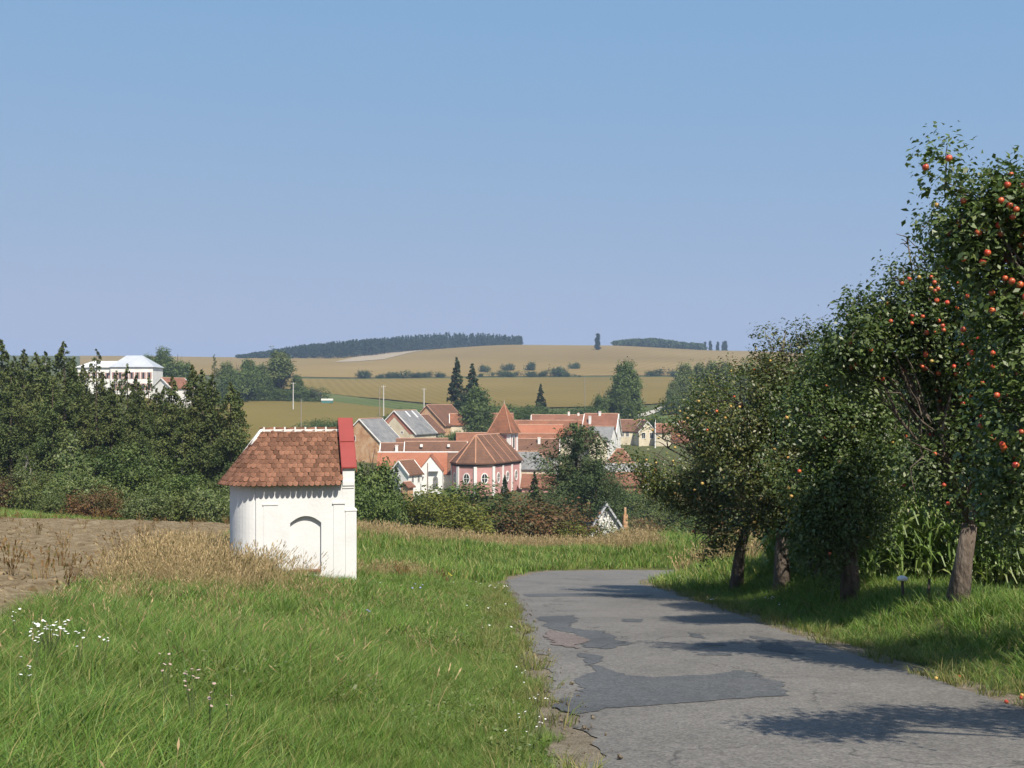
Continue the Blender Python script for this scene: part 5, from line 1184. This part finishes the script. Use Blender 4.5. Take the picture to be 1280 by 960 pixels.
K_birch = kind_broad(600, 5, 1.3, L_birchleaf, n_tw=700, per=9, size=.15, trunk=M_birch, nl=8, low=.16)
place('birch_tree', 'pale green young birch in front of the dark larches', 'tree', K_birch, 87, 537, 88)
place('birch_tree', 'smaller pale young birch beside the dark larches', 'tree', K_birch, 34, 560, 88)
KB = [kind_bush(610 + i, 3.0, 4.2, m, n_tw=2000, per=9, size=.13) for i, m in enumerate([L_tree, L_tree2, L_bush_y, L_bush_r, L_tree, L_birchleaf])]
place('bush', 'big round dark bush in front of the dark larches', 'bush', KB[0], 158, 553, 86, wide=.95)
bl = [(12, 592, 87, 3, 'reddish brown scrubby bush at the field end by the picture edge'), (52, 590, 85, 1, 'pale scrubby bush below the young birches'), (100, 584, 83, 5, 'fresh green bush under the taller young birch'), (205, 590, 83, 1, 'pale grey green bush right of the big round bush'), (238, 592, 83, 4, 'dark green bush left of the shrine roof eave'), (268, 596, 82, 5, 'fresh green bush touching the shrine eave'), (125, 606, 79, 3, 'low rusty bush at the foot of the big round bush'), (185, 608, 79, 5, 'low green bush beside the grassy strip'), (75, 610, 79, 1, 'low pale weeds bush beside the grassy strip')]
for px, pt, y, k, lab in bl: place('bush', lab, 'bush', KB[k], px, pt, y, 'bushes at the end of the bare field')

# in front of the village
K_oak = [kind_broad(640 + i, 9, 3.6, L_tree, n_tw=2600, per=10, size=.34, nl=11, low=.14) for i in range(3)]
K_pale = [kind_broad(650 + i, 12, 3.4, L_tree2, n_tw=2400, per=9, size=.42, nl=11, low=.14) for i in range(2)]
K_spruce = [(conifer_mesh('crown', 14, 2.9, 660 + i, L_spruce, size=.42, nb=150, per=110, droop=.28, low=.03, ragged=.2, power=.9, hang=.3), conifer_wood('trunk', 14, 2.6, 660 + i, M_trunk, .17), 14) for i in range(2)]
K_blue = (conifer_mesh('crown', 5, .95, 670, L_blue, size=.14, nb=100, per=60, droop=.2, low=.04, ragged=.2), conifer_wood('trunk', 5, .8, 670, M_trunk, .06), 5)
K_pine = (conifer_mesh('crown', 11, 3.7, 680, L_pine, size=.26, nb=210, per=130, droop=.05, low=.04, ragged=.34, power=.42, upturn=.12, hang=.45, fluff=.11, asp=.3), conifer_wood('trunk', 11, 3.4, 680, M_trunk, .2), 11)
place('leafy_tree', 'dark leafy tree rising right behind the shrine front', 'tree', K_oak[0], 462, 546, 88, wide=.72)
place('bush', 'olive brown bush below the leafy tree beside the shrine', 'bush', KB[0], 463, 600, 78, wide=.8)
place('spruce_tree', 'small silvery blue spruce before the white cottage', 'tree', K_blue, 495.5, 582, 108)
nb = [(514, 618, 90, 2, 'yellow green bush nearest the silvery spruce'), (542, 607, 92, 2, 'biggest yellow green bush below the white gabled wing'), (575, 622, 90, 2, 'yellow green bush below the church apse'), (598, 602, 128, 4, 'dark rounded evergreen bush against the church wall'), (622, 620, 120, 0, 'dark green bush at the foot of the church wall'), (612, 628, 96, 4, 'mid green bush between yellow and red bushes'), (645, 614, 96, 3, 'reddest bush in front of the church nave'), (672, 628, 95, 3, 'red brown bush between red bush and pine'), (690, 640, 98, 2, 'yellowish low bush under the pine'), (720, 652, 92, 2, 'low yellow bush at the pine foot'), (770, 655, 100, 2, 'small bush before the steep white gable')]
for px, pt, y, k, lab in nb: place('bush', lab, 'bush', KB[k], px, pt, y, 'bushes before the village', wide=1.15 if k != 4 else 1.3)
place('spruce_tree', 'small dark spruce before the church nave wall', 'tree', K_spruce[0], 631, 594, 126, wide=.8)
place('spruce_tree', 'small dark spruce between church and big pine', 'tree', K_spruce[1], 668, 590, 128, wide=.85)
place('pine_tree', 'big bushy pine in the middle between church and tent roof', 'tree', K_pine, 722, 529, 118, wide=1.15)
place('pine_tree', 'lower bushy pine standing at the right foot of the big pine', 'tree', K_pine, 744, 575, 114, wide=1.0)
rs = [(800, 606, 178, 0, 'round green bush on the tan valley slope'), (822, 612, 170, 1, 'pale bush on the tan slope beside the round green bush'), (845, 622, 150, 1, 'grey green bush on the slope near the farthest fruit tree'), (790, 648, 120, 3, 'rusty bush right of the white cottage gable'), (815, 652, 112, 3, 'rusty brown scrub above the green bank'), (842, 655, 105, 2, 'olive scrub above the end of the green bank'), (866, 640, 100, 0, 'dark bush below the farthest fruit tree crown'), (880, 682, 66, 3, 'rust red bush in the notch where the road drops'), (898, 674, 68, 0, 'dark bush in the notch where the road drops'), (862, 668, 76, 3, 'russet scrub at the lip above the notch'), (775, 600, 190, 1, 'grey bush beside the low red shed')]
for px, pt, y, k, lab in rs: place('bush', lab, 'bush', KB[k], px, pt, y, 'bushes on the valley slope')
# slope scrub and tan grass
TDV = [tuft('dry_grass_tuft', G_dry, 700 + i, n=16, h=.9, spread=.7, w=.04, lean=.5, seg=2, head=(.5, .3, .06)) for i in range(3)] + [tuft('weed_tuft', G_rust, 703, n=16, h=.9, spread=.7, w=.045, lean=.4, seg=2, head=(.9, .3, .08))]
x, y = rand_area(9000, 74, 215, .02, .24); g = (vnoise(x, y, 9) > -.75)
sow('dry_grass', TDV, x[g], y[g], .7, 1.3, label='tan grass and scrub covering the valley slope', **PROP)
x, y = rand_area(4500, 70, 200, -.14, .03)
sow('meadow_grass', TG_far, x, y, 1.4, 2.4, label='rough grass on the hidden slope above the village', **PROP)

# village trees and far trees
place('spruce_tree', 'taller of two dark conifers behind the village', 'tree', K_spruce[0], 571, 447, 345, wide=.95)
place('spruce_tree', 'shorter of two dark conifers behind the village', 'tree', K_spruce[1], 590, 455, 350, wide=1.1)
place('leafy_tree', 'round leafy tree in front of the two dark conifers', 'tree', K_oak[1], 598, 488, 330, wide=.95)
place('leafy_tree', 'leafy tree directly behind the church ridge', 'tree', K_oak[2], 604, 512, 300, wide=.9)
place('leafy_tree', 'small dark tree in the yard below the cream barn', 'tree', K_oak[0], 562, 530, 292, wide=.8)
place('leafy_tree', 'small pale tree in the yard right of the little dark tree', 'tree', K_oak[1], 574, 541, 286, wide=.7)
place('spruce_tree', 'lone dark spruce on the field edge right of the spire', 'tree', K_spruce[1], 676, 480, 372, wide=1.0)
place('leafy_tree', 'tall linden towering over the tall red roofed house', 'tree', K_oak[2], 781, 455, 395, wide=.8)
place('leafy_tree', 'broad leafy tree left of the tall linden', 'tree', K_oak[0], 756, 482, 375, wide=.8)
place('leafy_tree', 'broad leafy tree in front of the tall linden', 'tree', K_oak[1], 778, 490, 370, wide=.95)
rt = [(842, 474, 430, 0), (856, 450, 440, 0), (872, 456, 445, 1), (889, 448, 445, 0), (908, 454, 440, 1), (926, 456, 445, 0), (945, 460, 440, 1)]
for i, (px, pt, y, k) in enumerate(rt): place('poplar_tree', '%s pale tree from the linden in the grove beyond the village' % ORD[i], 'tree', K_pale[k], px, pt, y, 'pale grove beyond the village', wide=.85)
place('bush', 'low round bush at the bend of the pale track', 'bush', KB[0], 842, 492, 420)
place('bush', 'dark bush on the slope below the pale track', 'bush', KB[0], 815, 518, 350)
vh = [(636, 508, 350), (650, 512, 348), (664, 506, 352), (690, 510, 350), (706, 512, 348), (722, 506, 355), (738, 508, 352), (560, 512, 350), (615, 500, 350), (508, 512, 345), (494, 516, 340), (480, 520, 338), (545, 516, 345)]
for px, pt, y in vh: place('bush', 'dark hedge bush along the field edge behind the village roofs', 'bush', KB[0 if px % 4 else 4], px, pt, y, 'hedge behind the village', wide=1.5)
for px, pt, y in [(387, 526, 322), (408, 522, 326), (428, 524, 326), (440, 527, 320)]: place('bush', 'round green bush above the shrine ridge at the maize edge', 'bush', KB[0], px, pt, y, 'bushes at the lower maize edge', wide=1.4)
# grove at the left edge of the fields
lt = [(203, 438, 430, 1, 'round leafy tree directly right of the school roof'), (222, 436, 425, 0, 'tallest leafy tree right of the school roof'), (188, 446, 440, 2, 'small leafy tree behind the school annex'), (268, 443, 400, 9, 'slim larch between school trees and grove'), (298, 446, 470, 0, 'dark tree at the near end of the field grove'), (312, 452, 480, 2, 'small tree in the middle of the field grove'), (326, 458, 490, 1, 'low tree beside the big grove tree'), (350, 434, 500, 10, 'biggest pale leafy tree of the grove by the maize'), (372, 470, 505, 2, 'dark low tree right of the big grove tree'), (284, 456, 460, 1, 'broad dark tree right of the slim larch')]
for px, pt, y, k, lab in lt: place('leafy_tree' if k != 9 else 'larch_tree', lab, 'tree', K_thin[0] if k == 9 else (K_pale[0] if k == 10 else K_oak[k]), px, pt, y, 'trees of the far left grove', wide=.85 if k != 10 else 1.1)
for px, pt, y in [(300, 484, 478), (318, 486, 485), (336, 482, 490), (352, 487, 495), (366, 486, 498), (382, 482, 505), (392, 486, 510), (280, 484, 470), (262, 486, 440), (246, 488, 430)]: place('bush', 'low bush under the trees of the far left grove', 'bush', KB[px % 2], px, pt, y, 'bushes under the far grove', wide=1.6)
# far hedge between the fields
K_far = [kind_bush(720 + i, 5.0, 9.0, L_fartree, n_tw=420, per=8, size=.6, nl=7) for i in range(3)]
fh = [(455, 463, 812), (474, 468, 810), (482, 466, 812), (492, 465, 812), (502, 466, 810), (511, 462, 812), (521, 466, 811), (530, 465, 813), (540, 463, 813), (551, 466, 810), (600, 466, 815), (612, 464, 815), (628, 463, 815), (640, 464, 812), (650, 463, 815), (664, 464, 812), (676, 464, 815), (688, 461, 815), (697, 459, 815), (707, 465, 812), (716, 467, 815), (724, 469, 812), (815, 462, 818), (830, 459, 818), (842, 464, 815)]
for i, (px, pt, y) in enumerate(fh): place('bush', 'bush in the dark hedgerow crossing the far ochre fields', 'bush', K_far[i % 3], px, pt, y, 'hedgerow across the far fields', wide=1.15)
for px, pt, y, lab in [(607, 455, 880, 'low wide shrub in the open field above the hedgerow gap'), (634, 453, 900, 'small round tree alone above the hedgerow gap edge'), (662, 451, 905, 'rounded lone field tree above the hedgerow middle'), (717, 452, 930, 'tiny lone shrub in the upper ochre field')]:
    place('bush', lab, 'bush', K_far[1], px, pt, y, wide=.8)
# skyline
K_poplar = (crown_mesh('crown', [(rng.normal(0, .3), rng.normal(0, .3), 2.5 + 1.55 * k, 1.9 - .06 * k if k < 9 else 1.0, 1.8 - .06 * k if k < 9 else 1.0, 1.6) for k in range(12)], 900, 8, .8, L_farconifer, 740, tw=.8, gap=-9), conifer_wood('trunk', 20, 1.0, 740, M_trunk, .3), 20)
place('poplar_tree', 'lone columnar poplar on the skyline', 'tree', K_poplar, 747, 418, 1290, wide=1.5)
for px, pt in [(733, 434), (741, 436), (754, 436), (760, 437)]: place('bush', 'small dark bush at the foot of the skyline poplar', 'bush', K_far[px % 3], px, pt, 1405, 'bushes round the skyline poplar')
for px, pt in [(881, 428), (888, 427), (897, 428), (904, 428), (907, 427), (875, 431)]: place('leafy_tree', 'tiny tree on the skyline right of the long wood', 'tree', K_poplar, px, pt, 1560, 'tiny trees on the skyline', wide=1.3)
def wood_mass(name, label, pts, hts, mats, seed, conif):
    r = np.random.default_rng(seed); Vs = []
    base = []
    for (x, y), h in zip(pts, hts):
        z = h1(x, y); n = 70
        t = .12 + .88 * r.random(n) ** .9
        if conif: rr = 3.1 * (1 - t) ** .75 + .3
        else: rr = 5.5 * np.sqrt(np.clip(1 - ((t - .55) / .5) ** 2, 0.02, 1))
        a = r.random(n) * 6.283; q = rr * np.sqrt(r.random(n))
        base.append(np.stack([x + np.cos(a) * q, y + np.sin(a) * q, z + t * h], 1))
    C = np.concatenate(base); out = np.zeros_like(C); out[:, 1] = -.6; out[:, 2] = .2
    V, F = leaves(C, 1.7 if conif else 2.0, .7, .3, out, .5, .3, r)
    # thin trunks
    tv = []; tf = []
    for (x, y), h in zip(pts, hts):
        z = h1(x, y); k = len(V) + len(tv); w = .25
        tv += [(x - w, y, z - .5), (x + w, y - .2, z - .5), (x + w * .3, y - .1, z + h * .9), (x - w * .3, y, z + h * .9)]; tf.append((k, k + 1, k + 2, k + 3))
    V = np.concatenate([V, np.array(tv)]); F = np.concatenate([F, np.array(tf)])
    midx = np.concatenate([np.zeros(len(F) - len(tf)), np.ones(len(tf))])
    link(name, mesh_np(name, V, F, mats=[mats, M_trunk], midx=midx), kind='stuff', label=label, category='wood')
r = np.random.default_rng(9); pts = []
while len(pts) < 1500:
    px = 296 + 356 * r.random(); yf = np.interp(px, [296, 420, 470, 540, 655], [1290, 1215, 1290, 1450, 1500]); y = yf + 12 + 230 * r.random() ** 1.6
    pts.append((gx(px, y), y))
fade = [np.interp(640 + x / y * FPX, [300, 330, 380, 440, 560, 652], [3, 7, 12, 16, 19, 12]) * (.85 + .3 * r.random()) for x, y in pts]
wood_mass('forest', 'long dark conifer forest along the far skyline ridge', pts, fade, L_farconifer, 750, True)
pts = []
while len(pts) < 230:
    px = 766 + 114 * r.random(); y = 1430 + 90 * r.random(); pts.append((gx(px, y), y))
fade = [np.interp(640 + x / y * FPX, [766, 785, 820, 845, 880], [6, 9, 12, 10, 8]) * (.8 + .25 * r.random()) for x, y in pts]
wood_mass('forest', 'dark broadleaved wood on the skyline right of the poplar', pts, fade, L_fartree, 751, False)

# ------------------------------------------------------------------ poles, trailer, hut
def pole(label, px, pt, y, mat, arm=True, r0=.14):
    b = GP(px, y); h = EYE - (pt - HOR) / FPX * y - b.z; t = thing('utility_pole', label, 'utility pole', b, 0, 'utility poles')
    MB().tube([(0, 0, -.4), (0, 0, h)], [r0 * 1.2, r0 * .8], 8).build('post', mat, t)
    if arm:
        MB().box(-.8, .8, -.06, .06, h - .5, h - .38).build('crossarm', mat, t)
        for u in (-.7, 0, .7): MB().tube([(u, 0, h - .38), (u, 0, h - .15)], [.05, .04], 6).build('insulator', M_white2, t)
pole('pale concrete pole before the far left grove', 366.5, 478, 440, M_concrete, r0=.2)
pole('slim grey wooden pole alone in the yellowing maize', 376.5, 499, 318, M_wood_pole, False)
pole('thin dark pole, left one of the pair above the maize', 474.5, 483, 365, M_wood_pole, False)
pole('thick pale pole, right one of the pair above the maize', 479.5, 481.5, 400, M_concrete, r0=.2)
pole('pale pole with crossarm above the brown barn', 530, 485, 420, M_concrete, r0=.2)
pole('tall thin pole in the ochre field left of the linden', 731, 472, 440, M_wood_pole, False)
pole('pale pole showing among the larches right of the school', 266.5, 475, 300, M_concrete, False, .2)
pole('grey street pole in front of the white gabled wing', 534.5, 579, 221, M_wood_pole, False, .12)
pole('thin pale pole below the tall red roofed house', 772, 541, 284, M_concrete, False, .12)
pole('short white pole beside the cream gable with two windows', 819, 523, 312, M_white2, False, .16)
tb = GP(409, 500); tr = thing('trailer', 'small white and teal trailer parked by the far left grove', 'trailer', tb, .05)
MB().box(-2.4, 2.4, -1, 1, .6, 1.7).build('body', surf('teal_paint', [(.05, .16, .16), (.08, .2, .2)], scale=1), tr)
MB().box(-2.5, 2.5, -1.1, 1.1, 1.7, 2.5).build('roof', M_white2, tr)
for u in (-1.6, 1.6): MB().tube([(u, -1.1, .4), (u, -.85, .4)], [.4, .4], 12).build('wheel', M_dark, tr)
hb = house('tiny white hut half hidden by the far left grove', 391, 487, 520, 10, 3.4, 3, 1.2, M_roof_brown, M_white2, 'hut', cat='hut')
house('low dark hut roof beside the tiny white hut', 396, 490.5, 515, 10, 4.0, 3, 1.0, M_slate, M_cream, 'hut', cat='hut')

# ------------------------------------------------------------------ haze
hz = bpy.data.materials.new('haze'); hz.use_nodes = True; nt = hz.node_tree
nt.nodes.remove(nt.nodes['Principled BSDF'])
pv = nt.nodes.new('ShaderNodeVolumePrincipled'); pv.inputs['Color'].default_value = (.55, .74, 1.0, 1); pv.inputs['Density'].default_value = HAZE if 'HAZE' in globals() else .00019
pv.inputs['Anisotropy'].default_value = .0
nt.links.new(pv.outputs['Volume'], nt.nodes['Material Output'].inputs['Volume'])
MB().box(-7000, 7000, -60, 5400, -80, 112).build('haze', hz, kind='stuff', label='thin bluish summer haze over the fields', category='haze')
